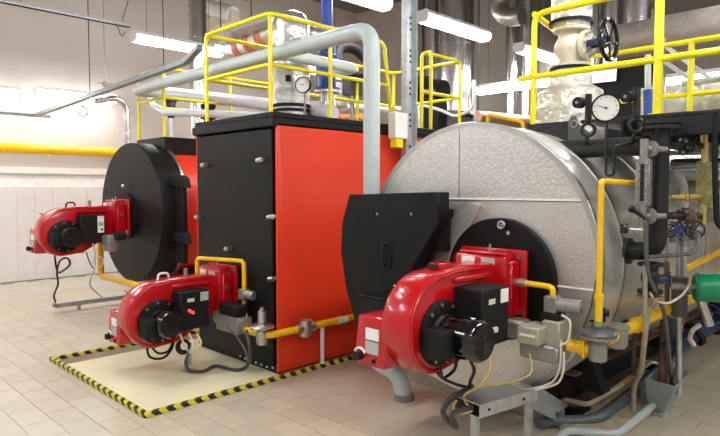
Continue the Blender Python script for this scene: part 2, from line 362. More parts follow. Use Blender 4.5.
# ================================================================== BURNERS
def burner(name, label, ox, oy, oz, s, style):
    T = lambda p: V((ox+s*p[0], oy-s*p[1], oz+s*p[2]))
    B = lambda: MB(T)
    r = thing(name, label, 'burner', T((0, .4, -.5)))
    # snail housing
    c = (.72, -.21); pl = [(.10, .135), (.60, .135)]
    for i in range(0, 17):
        th = math.radians(100-i*12); R = .338-.105*i/16
        pl.append((c[0]+R*math.cos(th), c[1]+R*math.sin(th)))
    pl += [(.52, -.42), (.38, -.34), (.26, -.24), (.10, -.20)]
    hs = B().prism([(-.10, v, w_) for v, w_ in pl], (.20, 0, 0), .010, 2, .75).build('housing', 'burner_red', r)
    # raised rim on the camera-side face
    inner = [(-.0, 0)]
    B().sweep([(.103, v, w_) for v, w_ in [(.26, .118), (.45, .118), (.60, .118)]+[(c[0]+(.318-.105*i/16)*math.cos(math.radians(100-i*12)), c[1]+(.318-.105*i/16)*math.sin(math.radians(100-i*12))) for i in range(17)]], .007, 8).build('seam', 'burner_red', hs)
    for u_ in (-.045, .035):
        B().cyl((u_, .925, .035), (u_, .955, .065), .006, n=8).build('bolt', 'copper', hs)
    # side rib towards throat
    B().box((.095, .22, .055), (.125, .60, .085), .006).build('rib', 'burner_red', hs)
    # connecting casting, hinge plate, flange
    B().box((-.19, .03, -.19), (.17, .15, .205), .02, 2).build('neck', 'burner_red', r)
    hp = B().box((-.21, .135, -.21), (.20, .175, .19), .035, 3).build('hinge_plate', 'burner_red', r)
    B().box((.185, .05, -.20), (.215, .15, .15), .01).build('hinge_bracket', 'burner_red', r)
    fl = B().box((-.25, 0, -.225), (.25, .035, .215), .012, 2).build('flange', 'burner_red', r)
    for u in (-.21, .21):
        for w_ in (-.18, .17): B().cyl((u, .03, w_), (u, .055, w_), .017, n=6).build('bolt', 'steel', fl)
    B().cyl((.02, .09, .20), (.02, .09, .245), .007, n=8).build('pin', 'steel', r)
    for i, u in enumerate((-.09, .06)):
        B().box((u-.05, .174, .125), (u+.05, .178, .165)).build('label', 'white' if i == 0 else 'label_grey', hp)
    # nozzle with yellow gas pipe stub on the side
    B().cyl((.19, .10, .02), (.24, .10, .02), .022, n=6).build('nozzle', 'steel', r)
    # sight window box / lifting eye on top
    if style == 'big':
        sw = B().box((-.06, .50, .125), (.03, .64, .165), .008).build('sight_box', 'burner_red', r)
        B().box((-.05, .635, .135), (.02, .645, .160)).build('pane', 'glass_dark', sw)
    else:
        B().sweep(fillet([(-.02, .56, .12), (-.02, .57, .18), (-.02, .66, .18), (-.02, .67, .12)], .03), .010, 8).build('lifting_eye', 'white' if style == 'mid' else 'black_matte', r)
        B().cyl((-.05, .38, .13), (-.05, .38, .20), .018, n=8).build('plug', 'cast', r)
    # motor plate with bolts
    cv, cw_ = .725, -.215
    mp = B().lathe([(.0, .0), (.19, .0), (.19, .018), (.175, .026), (.11, .030), (.10, .05), (0, .05)], (.10, cv, cw_), (1, 0, 0), 36).build('motor_plate', 'black_panel', r)
    for i in range(10):
        th = 2*PI*i/10+.2
        B().cyl((.12, cv+.165*math.cos(th), cw_+.165*math.sin(th)), (.137, cv+.165*math.cos(th), cw_+.165*math.sin(th)), .010, n=6).build('bolt', 'brass', mp)
    L = .40 if style == 'big' else .34
    gl = 'black_gloss' if style != 'left' else 'black_panel'
    mo = B().lathe([(0, .12), (.085, .12), (.085, .18), (.108, .19), (.108, L-.07), (.116, L-.065), (.116, L-.02), (.10, L), (.0, L+.002)], (0, cv, cw_), (1, 0, 0), 32).build('motor', gl, r)
    for i in range(14):
        th = 2*PI*i/14
        B().box((.20, cv-.004, cw_+.100), (L-.09, cv+.004, cw_+.118)).v
        q = B()
        q.box((.20, -.004, .100), (L-.09, .004, .117))
        cs, sn = math.cos(th), math.sin(th)
        q.v = [V((p.x, cv+p.y*cs-p.z*sn, cw_+p.y*sn+p.z*cs)) for p in q.v]
        q.build('cooling_fin', gl, mo)
    for k, R in enumerate((.03, .05, .07, .09)):
        B().torus((L+.001, cv, cw_), (1, 0, 0), R, .003, 24, 5).build('grille_ring', 'black_matte', mo)
    B().box((.13, cv+.07, cw_-.10), (.27, cv+.20, cw_+.06), .012, 2).build('terminal_box', 'black_matte', mo)
    # control box
    w1 = .30 if style == 'big' else .26
    cb = B().box((.10, .32, -.30), (w1, .60, .035), .008).build('control_box', 'black_matte', r)
    if style == 'left':
        B().box((w1, .335, -.18), (w1+.003, .41, .02)).build('label', 'white', cb)
        B().box((w1+.003, .345, -.10), (w1+.005, .40, -.055)).build('label_mark', 'label_green', cb)
        B().box((w1+.003, .35, -.155), (w1+.005, .375, -.13)).build('label_mark', 'rubber', cb)
    else:
        B().box((w1, .33, -.06), (w1+.003, .41, .02)).build('label', 'white' if style == 'big' else 'label_grey', cb)
        B().box((w1, .47, -.055), (w1+.003, .535, -.025)).build('label', 'valve_cream', cb)
        if style == 'mid':
            for v, w_ in ((.52, -.13), (.49, -.15)): B().cyl((w1, v, w_), (w1+.015, v, w_), .014, n=12).build('push_button', 'red_light', cb)
        else:
            B().box((w1, .46, -.22), (w1+.02, .50, -.19), .004).build('plug', 'valve_cream', cb)
    # air damper box on the far side with knob and labels
    db = B().prism([(-.30, .60, -.13), (-.30, .985, -.13), (-.32, 1.0, -.415), (-.32, .60, -.43)], (.24, 0, 0), .012, 2, .5).build('damper_box', 'burner_red', r)
    B().box((-.225, .985, -.26), (-.125, 1.0, -.195)).build('label', 'white', db)
    B().box((-.225, .988, -.34), (-.125, 1.003, -.27)).build('label', 'label_grey', db)
    B().cyl((-.27, .985, -.365), (-.27, 1.035, -.365), .026, n=16).build('knob', 'black_matte', db)
    B().cyl((-.16, .99, -.38), (-.16, 1.01, -.38), .012, n=10).build('knob', 'black_matte', db)
    B().sweep([(-.27+.045*math.cos(t_), 1.0, -.365+.045*math.sin(t_)) for t_ in [PI*(.15+.7*i/6) for i in range(7)]], .008, 6).build('scale', 'white', db)
    # dark underside foot
    B().box((-.08, .50, -.43), (.06, .66, -.40), .005).build('drip_tray', 'burner_red', r)
    return r, T
b_right, TR = burner('gas_burner', 'large glossy red gas burner on the silver boiler', -2.15, 3.42, 1.04, 1.0, 'big')
b_mid, TM = burner('gas_burner', 'red gas burner with two lit red buttons over the cream base', -4.95, 3.10, .71, 1.0, 'mid')
b_left, TL = burner('gas_burner', 'red gas burner on the round black door, with a green-marked label', -7.62, 3.26, 1.29, 1.02, 'left')

# ================================================================== MIDDLE BOILER
MX0, MX1, MY0, MY1, MZ = -5.50, -4.135, 3.14, 6.40, 2.30
mb = thing('red_boiler', 'tall box boiler with red side panels and a black front standing inside the striped kerb', 'boiler', ((MX0+MX1)/2, MY0, .01))
MB().box((MX0+.03, MY0+.04, .012), (MX1-.03, MY1, 2.2)).build('carcass', 'black_matte', mb)
fd = MB().box((MX0+.055, MY0-.035, .075), (MX1-.055, MY0+.05, 2.165), .008).build('front_door', 'black_panel', mb)
for i in range(1):
    MB().box((MX0, MY0-.01, .03), (MX0+.03, MY1, 2.20), .006).build('side_panel', 'boiler_red', mb)
ys = [MY0-.02, 4.24, 5.34, MY1]
for a, b in zip(ys, ys[1:]):
    MB().box((MX1-.03, a+.004, .03), (MX1, b-.004, 2.215), .010, 2).build('side_panel', 'boiler_red', mb)
    MB().box((MX1-.008, a+.045, .06), (MX1+.004, b-.045, 2.19), .003).build('side_panel_face', 'boiler_red', mb)
MB().box((MX0-.0, MY0-.055, 2.18), (MX1+.0, MY1, 2.26), .008).build('top_cover', 'black_panel', mb)
MB().box((MX0+.02, MY0-.03, 2.262), (MX1-.03, MY1, MZ+.01), .006).build('top_cover', 'black_matte', mb)
MB().box((MX0+.04, MY0-.0, .012), (MX1-.02, MY0+.03, .09)).build('plinth', 'black_panel', mb)
for px, py in ((204, 165), (260, 160), (198, 217), (271, 217), (228, 249), (272, 279)):
    p = P(px, py, y=MY0-.075)
    k = MB().cyl((p.x, MY0-.032, p.z), (p.x, p.y, p.z), .016, n=10).build('door_bolt', 'cast', fd)
    MB().cyl((p.x-.035, p.y-.005, p.z-.004), (p.x+.03, p.y-.005, p.z+.004), .022, n=10).build('bolt_head', 'steel', k)
for i in range(7):
    p = V((MX0+.75+i*.085, MY0-.005, .045+random.uniform(-.01, .01)))
    MB().box((p.x-.012, MY0-.006, p.z-.008), (p.x+.012, MY0+.002, p.z+.01), .003).build('screw_tab', 'white', mb)

# railing helper
def railing(label, segs, posts, r=.0205, z0=2.3, mats='rail_yellow', base=None):
    g = thing('safety_railing', label, 'railing', base or posts[0][:3])
    for s in segs: MB().pipe(s, r, .10, 12).build('rail', mats, g)
    for p in posts:
        rr = p[4] if len(p) > 4 else r
        MB().cyl(p[:3], (p[0], p[1], p[3]), rr, n=14).build('post', mats, g)
        MB().cyl(p[:3], (p[0], p[1], p[2]+.012), rr*1.9, n=14).build('foot_plate', mats, g)
    return g
rt = 3.205; rm = 2.755; zt = MZ+.01
xa, xb, ya, yb = -4.36, -5.45, 3.23, 6.10
railing('yellow tube railing around the top of the red box boiler',
        [[(xb, ya, zt+.4), (xb, ya, rt), (xa, ya, rt), (xa, 4.72, rt), (xa+.0, 4.86, zt)],
         [(xb, ya, rt), (xb, yb, rt), (xa-.75, yb, rt)],
         [(xb, ya, rm), (xa, ya, rm), (xa, 4.78, rm)], [(xb, ya, rm), (xb, yb, rm)],
         [(xa, ya, rt-.25), (xa, ya, zt+.3)]],
        [(xa, ya, zt, rt-.02), (xb, ya, zt, rt-.02), (xa, 3.95, zt, rt), (xb, 4.4, zt, rt), (xb, yb, zt, rt-.02), (xb, 5.4, zt, rt)])
railing('yellow tube railing at the rear of the red box boiler beside the perforated strut',
        [[(xa, 5.36, zt), (xa, 5.36, rt), (xa, yb, rt), (xa-.72, yb, rt)], [(xa, 5.36, rm), (xa, yb, rm), (xa-.72, yb, rm)], [(xa+.07, 5.44, zt), (xa+.07, 5.44, rt-.0), (xa, 5.44, rt)]],
        [(xa, yb, zt, rt), (xa-.70, yb, zt, rt)])
# left boiler railing
lx0, lx1, ly = -7.86, -7.14, 3.62
railing('yellow tube railing on top of the round-door boiler',
        [[(lx0, ly, 2.34), (lx0, ly, 3.17), (lx1, ly, 3.17), (lx1, 5.6, 3.17), (lx1, 5.6, 2.34)], [(lx0, ly, 2.80), (lx1, ly, 2.80), (lx1, 5.6, 2.80)]],
        [(lx1, ly, 2.305, 3.16), (lx1, 4.6, 2.305, 3.16), (lx0, ly, 2.305, 2.5)])

# ================================================================== LEFT BOILER
LY, LXC, LZC, LR = 3.32, -7.53, 1.33, .90
lb = thing('drum_boiler', 'red boiler with a big round black door standing by the wall', 'boiler', (LXC, LY, 0))
MB().lathe([(0, 0), (LR-.01, 0), (LR, .012), (LR, .30), (LR-.02, .31), (0, .31)], (LXC, LY, LZC), (0, 1, 0), 72).build('round_door', 'black_panel', lb)
MB().lathe([(0, 0), (LR+.012, 0), (LR+.012, .035), (0, .035)], (LXC, LY+.315, LZC), (0, 1, 0), 72).build('door_ring', 'steel', lb)
MB().lathe([(0, 0), (LR-.04, 0), (LR-.04, 2.6), (0, 2.6)], (LXC, LY+.35, LZC), (0, 1, 0), 72).build('shell', 'boiler_red', lb)
MB().box((-7.90, LY+.28, 2.06), (-7.10, 6.0, 2.30), .01).build('top_box', 'black_panel', lb)
for x in (-7.95, -7.15):
    MB().box((x, LY+.45, 0), (x+.16, LY+2.8, .62), .01).build('skid', 'black_matte', lb)
# hinge column
hx = LXC+LR+.06
MB().box((hx-.05, LY+.16, .75), (hx+.02, LY+.22, 1.80), .006).build('hinge_post', 'black_matte', lb)
MB().box((hx+.05, LY+.16, .75), (hx+.13, LY+.22, 1.80), .006).build('hinge_post', 'black_matte', lb)
for z in (1.68, 1.02): MB().prism([(hx-.14, LY+.13, z), (hx-.14, LY+.13, z+.12), (hx+.20, LY+.13, z+.10), (hx+.26, LY+.13, z-.03)], (0, .08, 0), .005).build('hinge', 'black_matte', lb)
p = P(124, 186, y=LY-.06); q = MB().cyl((p.x, LY, p.z), p, .015, n=8).build('door_bolt', 'cast', lb); MB().cyl((p.x-.04, p.y, p.z), (p.x+.03, p.y, p.z), .022, n=10).build('bolt_head', 'steel', q)
MB().cyl((-7.62, LY-.03, 1.29), (-7.62, LY+.01, 1.29), .30, n=40).build('burner_plate', 'black_matte', lb)

# ================================================================== RIGHT BOILER
RY, RX, RZC, RR = 3.50, -2.42, 1.15, .945
rb = thing('silver_boiler', 'huge silver cylinder boiler clad in dimpled metal with a black burner disc', 'boiler', (RX, RY, 0))
def clip_circle(R, planes, n=96):
    poly = [(RX+R*math.cos(2*PI*i/n), RZC+R*math.sin(2*PI*i/n)) for i in range(n)]
    for (a, b_, c_) in planes:                      # keep a*x+b*z<=c
        out = []
        for i in range(len(poly)):
            p, q = poly[i], poly[(i+1) % len(poly)]; dp = a*p[0]+b_*p[1]-c_; dq = a*q[0]+b_*q[1]-c_
            if dp <= 0: out.append(p)
            if dp*dq < 0: t = dp/(dp-dq); out.append((p[0]+(q[0]-p[0])*t, p[1]+(q[1]-p[1])*t))
        poly = out
    return poly
sx_ = P(460, 150, y=RY).x; sz = 1.575; sz2 = 1.035
MB().lathe([(0, .012), (RR-.004, .012), (RR-.004, .10), (0, .10)], (RX, RY, RZC), (0, 1, 0), 96).build('front_backing', 'black_matte', rb)
pan = [[(0, -1, -sz-.005), (1, 0, sx_-.003)], [(0, -1, -sz-.005), (-1, 0, -sx_-.003)],
       [(0, 1, sz-.011), (0, -1, -sz2-.006)], [(0, 1, sz2-.006)]]
for k, pl in enumerate(pan):
    poly = clip_circle(RR-.006, pl)
    MB().prism([(x, RY-(.008 if k < 2 else 0), z) for x, z in poly], (0, .02, 0), .0).build('front_panel', 'alu', rb)
MB().box((RX-.80, RY-.020, sz-.006), (RX+.825, RY, sz+.005)).build('seam_strip', 'white_paint', rb)
MB().box((RX+.40, RY-.012, sz2-.004), (RX+.925, RY, sz2+.005)).build('seam_strip', 'white_paint', rb)
n = 96
MB().lathe([(RR-.02, -.010), (RR+.012, -.010), (RR+.016, 0.0), (RR+.016, .03), (RR-.02, .03)], (RX, RY, RZC), (0, 1, 0), 96).build('front_rim', 'steel', rb)
yy = [RY+.03, RY+.36, RY+1.15, RY+2.1, RY+3.1, RY+4.3]
for i, (a, b_) in enumerate(zip(yy, yy[1:])):
    e = .004*(i % 2)
    MB().lathe([(0, 0), (RR-e, 0), (RR-e, b_-a+.02), (0, b_-a+.02)], (RX, a, RZC), (0, 1, 0), 96).build('cladding_ring', 'alu_side', rb)
    MB().lathe([(RR-.01, -.016), (RR+.006, -.016), (RR+.006, .016), (RR-.01, .016)], (RX, b_, RZC), (0, 1, 0), 96).build('band', 'steel', rb)
bd = MB().lathe([(0, 0), (.405, 0), (.41, .008), (.41, .06), (0, .06)], (-2.15, RY-.05, 1.04), (0, 1, 0), 64).build('burner_disc', 'black_panel', rb)
p = P(501, 225, y=RY-.08); MB().torus(p, (0, 1, 0), .022, .009).build('lifting_ring', 'steel', bd)
MB().cyl((p.x, p.y, p.z), (p.x, RY-.04, p.z), .008, n=8).build('eye_bolt', 'steel', bd)
p = P(508, 233, y=RY-.07); MB().cyl(p, (p.x, RY-.04, p.z), .014, n=6).build('bolt', 'steel', bd)
# lower metal band right of the black panel
MB().prism([P(*q, y=RY-.03) for q in ((453, 216), (470, 203), (480, 206), (452, 262), (428, 268))], (0, .03, 0)).build('trim_plate', 'alu_side', rb)
# skid: beams and feet
for x in (-3.02, -1.98):
    MB().box((x+.05, 3.95, .13), (x+.09, 7.8, .33)).build('skid_beam', 'black_matte', rb)
    MB().box((x-.02, 3.95, .33), (x+.16, 7.8, .35), .004).build('beam_flange', 'rust', rb); MB().box((x-.02, 3.95, .115), (x+.16, 7.8, .135), .004).build('beam_flange', 'rust', rb)
for y in (4.05, 5.6, 7.2):
    MB().prism([(RX-.75, y, .22), (RX+.75, y, .22), (RX+.62, y, .52), (RX+.3, y, .32), (RX-.3, y, .32), (RX-.62, y, .52)], (0, .12, 0)).build('saddle', 'black_matte', rb)
for x in (-3.02, -1.98):
    for y in (3.98, 5.6, 7.5): MB().box((x-.03, y, .0), (x+.17, y+.2, .13), .005).build('foot', 'black_matte', rb)
fb = MB().box((-3.25, 3.84, .0), (-1.98, 3.94, .10), .006)
one('base_channel', fb, 'beige_paint', 'pale painted steel channel on the floor under the front of the silver boiler', 'steel channel')
one('floor_plank', MB().box((-1.86, 3.78, .0), (-1.50, 5.3, .045), .006), 'wood', 'worn wooden plank on the tiles beside the drain pipes', 'plank')

# black angular cabinet in front of boiler left side
ck = thing('black_casing', 'flat black angular casing with a recessed handle between the grey pipe and the big burner', 'casing', P(395, 330, y=3.30))
pts = [(349, 194.5), (438, 192), (438, 224), (412, 268), (408, 330), (357, 330), (346, 290), (340.5, 252), (342, 222)]
cbx = MB().prism([P(px, py, y=3.20) for px, py in pts], (0, .13, 0), .006).build('shell', 'black_panel', ck)
pa = P(386, 254, y=3.195); MB().box((pa.x-.055, 3.192, pa.z-.11), (pa.x+.055, 3.202, pa.z+.09), .004).build('handle_plate', 'black_panel', ck)
MB().pipe([(pa.x, 3.20, pa.z+.065), (pa.x, 3.165, pa.z+.065), (pa.x, 3.165, pa.z-.075), (pa.x, 3.20, pa.z-.075)], .009, .015, 8).build('handle', 'rubber', ck)
for px, py in ((377, 214), (411, 214)): 
    q = P(px, py, y=3.19); MB().cyl(q, (q.x, 3.21, q.z), .009, n=8).build('screw', 'steel', ck)
e0 = P(395, 330, y=3.30)
MB().box((-2.95, 3.32, .9), (-2.85, RY+.01, 1.4)).build('mount', 'black_matte', ck); MB().box((-2.65, 3.32, 1.2), (-2.55, RY+.01, 1.5)).build('mount', 'black_matte', ck)
c0 = P(359, 294, y=2.95); c1 = P(395, 290, y=2.95)
jb = thing('junction_box', 'small black box with a flat lid behind the red damper plate', 'box', (c0.x+.1, 2.95, .5))
MB().box((c0.x, 2.95, .52), (c1.x, 3.206, c0.z-.015), .006).build('body', 'black_matte', jb)
MB().box((c0.x-.012, 2.94, c0.z-.014), (c1.x+.01, 3.17, c0.z), .004).build('lid', 'black_panel', jb)

# ================================================================== BIG GREY PIPES
gp = thing('grey_pipe', 'thick grey pipe running above the boilers and dropping to the floor before the silver boiler', 'pipe', (-3.05, 3.56, 0))
GZ, GY, GX = 2.898, 3.40, -3.27
MB().pipe([(-7.5, 4.6, GZ+.0), (-7.5, GY, GZ), (GX, GY, GZ), (GX, GY, .27), (-3.02, 3.46, .19), (-2.985, 3.47, 0.0)], .066, .16, 24).build('pipe', 'grey_pipe', gp)
MB().cyl((-2.985, 3.47, 0), (-2.985, 3.47, .05), .080, n=24).build('foot_collar', 'cast', gp)
for x in (-5.9, -4.5): MB().cyl((x, GY, GZ), (x+.012, GY, GZ), .069, n=24).build('weld_seam', 'grey_pipe', gp)
MB().cyl((GX, GY, 2.62), (GX, GY, 2.632), .069, n=24).build('weld_seam', 'grey_pipe', gp)
wp = thing('white_branch_pipe', 'pale branch pipe turning from the grey pipe to the blue valve', 'pipe', (-4.5, 4.0, 2.9))
MB().pipe([(-4.5, 3.46, 2.905), (-4.5, 4.44, 2.905), (-4.86, 4.44, 2.905)], .052, .09, 20).build('pipe', 'white_pipe', wp)
MB().cyl((-4.5, 3.455, 2.905), (-4.5, 3.52, 2.905), .062, n=20).build('collar', 'white_pipe', wp)

# flue stack of the middle boiler
def flue(name, label, x, y, prof, n=36, m='alu_bright'):
    g = thing(name, label, 'flue', (x, y, prof[0][1]))
    MB().lathe(prof, (x, y, 0), n=n).build('pipe', m, g)
    return g
st = flue('flue_stack', 'crinkled silver insulated stack standing on the red box boiler', -4.86, 3.86,
          [(.185, 2.29), (.185, 2.56), (.195, 2.60), (.195, 3.24), (.185, 3.34), (.15, 3.41), (.09, 3.44), (0, 3.45)])
for z in (2.42, 2.47): MB().lathe([(.18, 0), (.205, 0), (.205, .03), (.18, .03)], (-4.86, 3.86, z), n=36).build('clamp_band', 'black_matte', st)
MB().pipe([(-4.86, 3.95, 3.26), (-4.86, 4.32, 3.26)], .10, .2, 20).build('branch', 'alu_bright', st)
MB().box((-4.70, 3.66, 2.70), (-4.66, 3.70, 2.76)).build('socket', 'black_matte', st)
def gauge(label, c, nrm, R, stem, parent_z=None):
    c = V(c); nrm = V(nrm).normalized()
    g = thing('pressure_gauge', label, 'gauge', V(stem[-1]))
    MB().lathe([(0, -.03), (R, -.03), (R, 0.0), (R*1.06, .0), (R*1.06, .012), (R*.95, .012), (R*.94, .004), (0, .004)], c, nrm, 36).build('case', 'black_matte', g)
    d = MB().cyl(c+nrm*.004, c+nrm*.007, R*.93, n=36).build('dial', 'dial', g)
    x = _Z.cross(nrm).normalized(); y = nrm.cross(x)
    for i in range(11):
        th = math.radians(225-27*i); a = c+nrm*.0085+x*math.cos(th)*R*.72+y*math.sin(th)*R*.72; b_ = c+nrm*.0085+x*math.cos(th)*R*.86+y*math.sin(th)*R*.86
        MB().cyl(a, b_, R*.018, n=5).build('tick', 'black_matte', d)
    a = c+nrm*.010; tip = a+x*(-.70*R)+y*(.26*R)
    MB().cyl(a-(tip-a)*.25, tip, R*.03, R*.015, n=6).build('needle', 'black_matte', d)
    MB().cyl(c+nrm*.007, c+nrm*.014, R*.08, n=12).build('hub', 'black_matte', d)
    MB().pipe(stem, R*.11, R*.3, 10).build('stem', 'black_pipe' if R > .08 else 'cast', g)
    return g
gc = P(303, 85, y=3.56)
gauge('small round pressure gauge before the silver stack', gc, (.55, -1, 0), .072, [gc+V((0, .02, -.07)), gc+V((0, .02, -.20)), gc+V((0, .02, gc.z*0-(gc.z-2.33)))])
# blue valve column
bv = thing('blue_valve', 'blue upright valve column on a silver pipe behind the pressure gauge', 'valve', (-4.955, 4.44, 2.3))
MB().cyl((-4.955, 4.44, 2.31), (-4.955, 4.44, 2.72), .085, n=24).build('pipe', 'duct', bv)
MB().cyl((-4.955, 4.44, 2.70), (-4.955, 4.44, 2.725), .15, n=24).build('flange', 'steel', bv)
MB().lathe([(.15, 2.726), (.15, 2.75), (.10, 2.76), (.10, 2.88), (.13, 2.90), (.13, 3.1), (.095, 3.12), (.095, 3.25), (.12, 3.26), (.12, 3.38), (.06, 3.40), (.06, 3.75), (0, 3.75)], (-4.955, 4.44, 0), n=24).build('body', 'blue_paint', bv)
MB().cyl((-4.955, 4.44, 3.7), (-4.955, 4.44, CZ), .05, n=16).build('riser', 'duct', bv)
# orange wrapped pipe and galvanised tray at left top
ow = thing('wrapped_pipe', 'orange and silver wrapped pipe under the ceiling behind the yellow railing', 'pipe', (-5.9, 5.2, 3.4))
a = P(236, 50, y=5.0); b_ = P(268, 34, y=5.0)
MB().pipe([P(222, 46, y=5.0), a, b_, b_+V((.6, 0, .1))], .12, .2, 20).build('pipe', 'alu_bright', ow)
for t in (.15, .5, .85): q = X(a, b_, t); MB().cyl(q-(b_-a)*.08, q+(b_-a)*.08, .128, n=20).build('band', 'orange_wrap', ow)
ct = thing('cable_tray', 'flat galvanised cable tray crossing under the ceiling behind the yellow railing', 'cable tray', (-6.2, 4.8, 3.55))
a = P(205, 40, y=4.6); b_ = P(268, 20, y=4.6)
MB().prism([a+V((0, 0, 0)), b_, b_+V((0, .35, 0)), a+V((0, .35, 0))], (0, 0, .05)).build('tray', 'galv', ct)
for t in (.1, .6): q = X(a, b_, t); MB().cyl(q+V((0, .17, 0)), (q.x, q.y+.17, CZ), .008, n=6).build('hanger_wire', 'black_matte', ct)

# left flue and its horizontal silencer
sl = flue('flue_stack', 'slim silver flue with clamp rings rising behind the round-door boiler railing', -9.62, 5.54, [(.15, 0), (.15, CZ)], 28, 'duct')
for z in (2.6, 3.4, 4.1, 4.3, 4.7, 4.85, 5.2): MB().lathe([(.14, 0), (.16, 0), (.16, .03), (.14, .03)], (-9.62, 5.54, z), n=28).build('clamp_ring', 'duct', sl)
vb = thing('wall_unit_heater', 'small white cylinder unit hanging beside the slim silver flue', 'heater', P(222, 14, y=6.5))
a = P(212, 8, y=6.5); b_ = P(233, 15, y=6.5); 
MB().cyl(a, b_, .16, n=20).build('drum', 'white_paint', vb); MB().box(a+V((-.05, -.1, -.22)), b_+V((.1, .1, -.15))).build('base', 'valve_cream', vb)
MB().cyl(X(a, b_, .5), (X(a, b_, .5).x, X(a, b_, .5).y, CZ), .02, n=8).build('hanger', 'galv', vb)

# long lilac pipes behind railings, running across the boilers
def simple_pipe(name, label, pts, r, m, bend=None, n=16, cat='pipe', flanges=(), sup=()):
    g = thing(name, label, cat, min([V(p) for p in pts], key=lambda q: q.z))
    MB().pipe(pts, r, bend, n).build('pipe', m, g)
    for p, d in flanges: MB().cyl(V(p)-V(d)*.012, V(p)+V(d)*.012, r*1.8, n=n).build('flange', m, g)
    for p in sup: MB().cyl(p, (p[0], p[1], CZ), .008, n=6).build('hanger_wire', 'black_matte', g)
    return g
simple_pipe('header_pipe', 'pale lilac header pipe behind the round-door boiler railing', [P(140, 88, y=5.1), X(P(140, 88, y=5.1), P(262, 104, x=-5.9), 1.3)], .075, 'lilac_pipe')
simple_pipe('header_pipe', 'white header pipe with a bent end behind the round-door boiler railing', [P(150, 97, y=4.5), P(153, 105, y=4.5), P(165, 112, x=-7.0), P(262, 116, x=-5.75), X(P(165, 112, x=-7.0), P(262, 116, x=-5.75), 1.6)], .045, 'white_pipe', .2)
tr_ = thing('cable_tray', 'grey cable tray rail crossing from the wall above the round-door boiler', 'cable tray', (-8.5, 3.36, 2.95))
a = V((-11.30, 3.36, 2.88)); b_ = P(186, 64, y=3.36); c_ = P(200, 50, y=3.36)
MB().prism([a+V((0, -.04, 0)), a+V((0, .04, 0)), b_+V((0, .04, 0)), b_+V((0, -.04, 0))], (0, 0, .055)).build('tray', 'tray_grey', tr_)
MB().prism([b_+V((0, -.04, 0)), b_+V((0, .04, 0)), c_+V((0, .04, 0)), c_+V((0, -.04, 0))], (0, 0, .055)).build('tray', 'tray_grey', tr_)
for t in (.9,): q = X(a, b_, t)+_Z*.05; MB().cyl(q, (q.x, q.y, CZ), .005, n=6).build('hanger_wire', 'black_matte', tr_)
# boxes and dark pump heads on left top
for k, (px, py, lab) in enumerate(((163, 105, 'small dark pump with flanges at the foot of the lilac header'), (200, 112, 'dark pump with flanges before the white header, near the slim post'))):
    p = P(px+8, py, y=5.6 if k == 0 else 4.55)
    g = thing('circulation_pump', lab, 'pump', p+V((0, 0, -.2)))
    MB().lathe([(.06, -.25), (.06, -.1), (.11, -.1), (.11, -.06), (.08, -.05), (.09, .05), (.11, .06), (.11, .1), (.05, .11), (.05, .2)], p, n=20).build('body', 'black_matte', g)
    MB().cyl(p+V((0, 0, 0)), p+V((.16, -.05, 0)), .05, n=16).build('motor', 'navy', g)
    MB().cyl((p.x, p.y, 0 if k == 0 else 2.30), (p.x, p.y, p.z-.24), .04, n=12).build('pipe', 'galv', g)
wj = thing('white_control_box', 'white control box hanging between the blue valve and the big grey pipe', 'control box', P(345, 100, y=5.2))
p = P(337, 97, y=5.3); MB().box(p+V((-.10, -.1, -.14)), p+V((.10, .1, .17)), .01).build('body', 'white', wj); p = P(352, 86, y=5.4); MB().box(p+V((-.09, -.1, -.12)), p+V((.09, .1, .12)), .01).build('side_box', 'cooler_grey', wj); MB().cyl((p.x, p.y, 2.3), (p.x, p.y, p.z), .03, n=10).build('stand', 'galv', wj); p = P(337, 97, y=5.3); MB().cyl((p.x, p.y, 2.3), (p.x, p.y, p.z), .03, n=10).build('stand', 'galv', wj)
tb = MB().torus(P(353, 62, y=5.4), (1, -.2, .5), .23, .07, 24, 12); one('duct_elbow', tb, 'black_matte', 'black ribbed hose loop behind the white control box', 'hose')
simple_pipe('red_pipe', 'red insulated pipe lying on the boiler top behind the railing', [P(300, 117, y=5.2), P(356, 118, y=6.1), P(361, 116, y=6.1)], .05, 'orange_wrap')
simple_pipe('silver_header', 'silver header pipe lying behind the white control box', [P(290, 106, y=5.7), P(362, 108, y=6.3), P(400, 112, y=6.9)], .09, 'insulation')
simple_pipe('brass_pipe', 'thin yellow pipe behind the round-door boiler railing', [P(160, 107, y=5.3), P(260, 120, x=-6.2)], .022, 'gas_yellow')

# perforated strut
sp = thing('perforated_strut', 'tall perforated galvanised strut beside the red boiler', 'strut', (-4.02, 4.88, 0))
pc = P(409, 60, x=-4.02)
sy = pc.y
MB().box((-4.05, sy-.085, 0), (-4.03, sy+.085, CZ)).build('web', 'galv', sp)
MB().box((-4.03, sy-.085, 0), (-3.98, sy-.075, CZ)).build('lip', 'galv', sp); MB().box((-4.03, sy+.075, 0), (-3.98, sy+.085, CZ)).build('lip', 'galv', sp)
for z in [1.95+.33*i for i in range(8)]:
    for dz in (0, .06, .12):
        for dy in (-.04, .02): MB().box((-4.032, sy+dy, z+dz), (-4.028, sy+dy+.025, z+dz+.025)).build('slot', 'black_matte', sp)
# steel bracket on strut foot
sb = thing('terminal_box', 'small white box with a yellow clip beside the perforated strut', 'box', (-3.97, sy, 2.0))
q = P(397, 126, x=-4.0); MB().box((-4.04, q.y-.09, q.z-.13), (-3.94, q.y+.10, q.z+.13), .005).build('plate', 'white_paint', sb)
MB().box((-4.04, q.y-.06, q.z-.22), (-3.95, q.y+.04, q.z-.13), .005).build('clip', 'rail_yellow', sb)
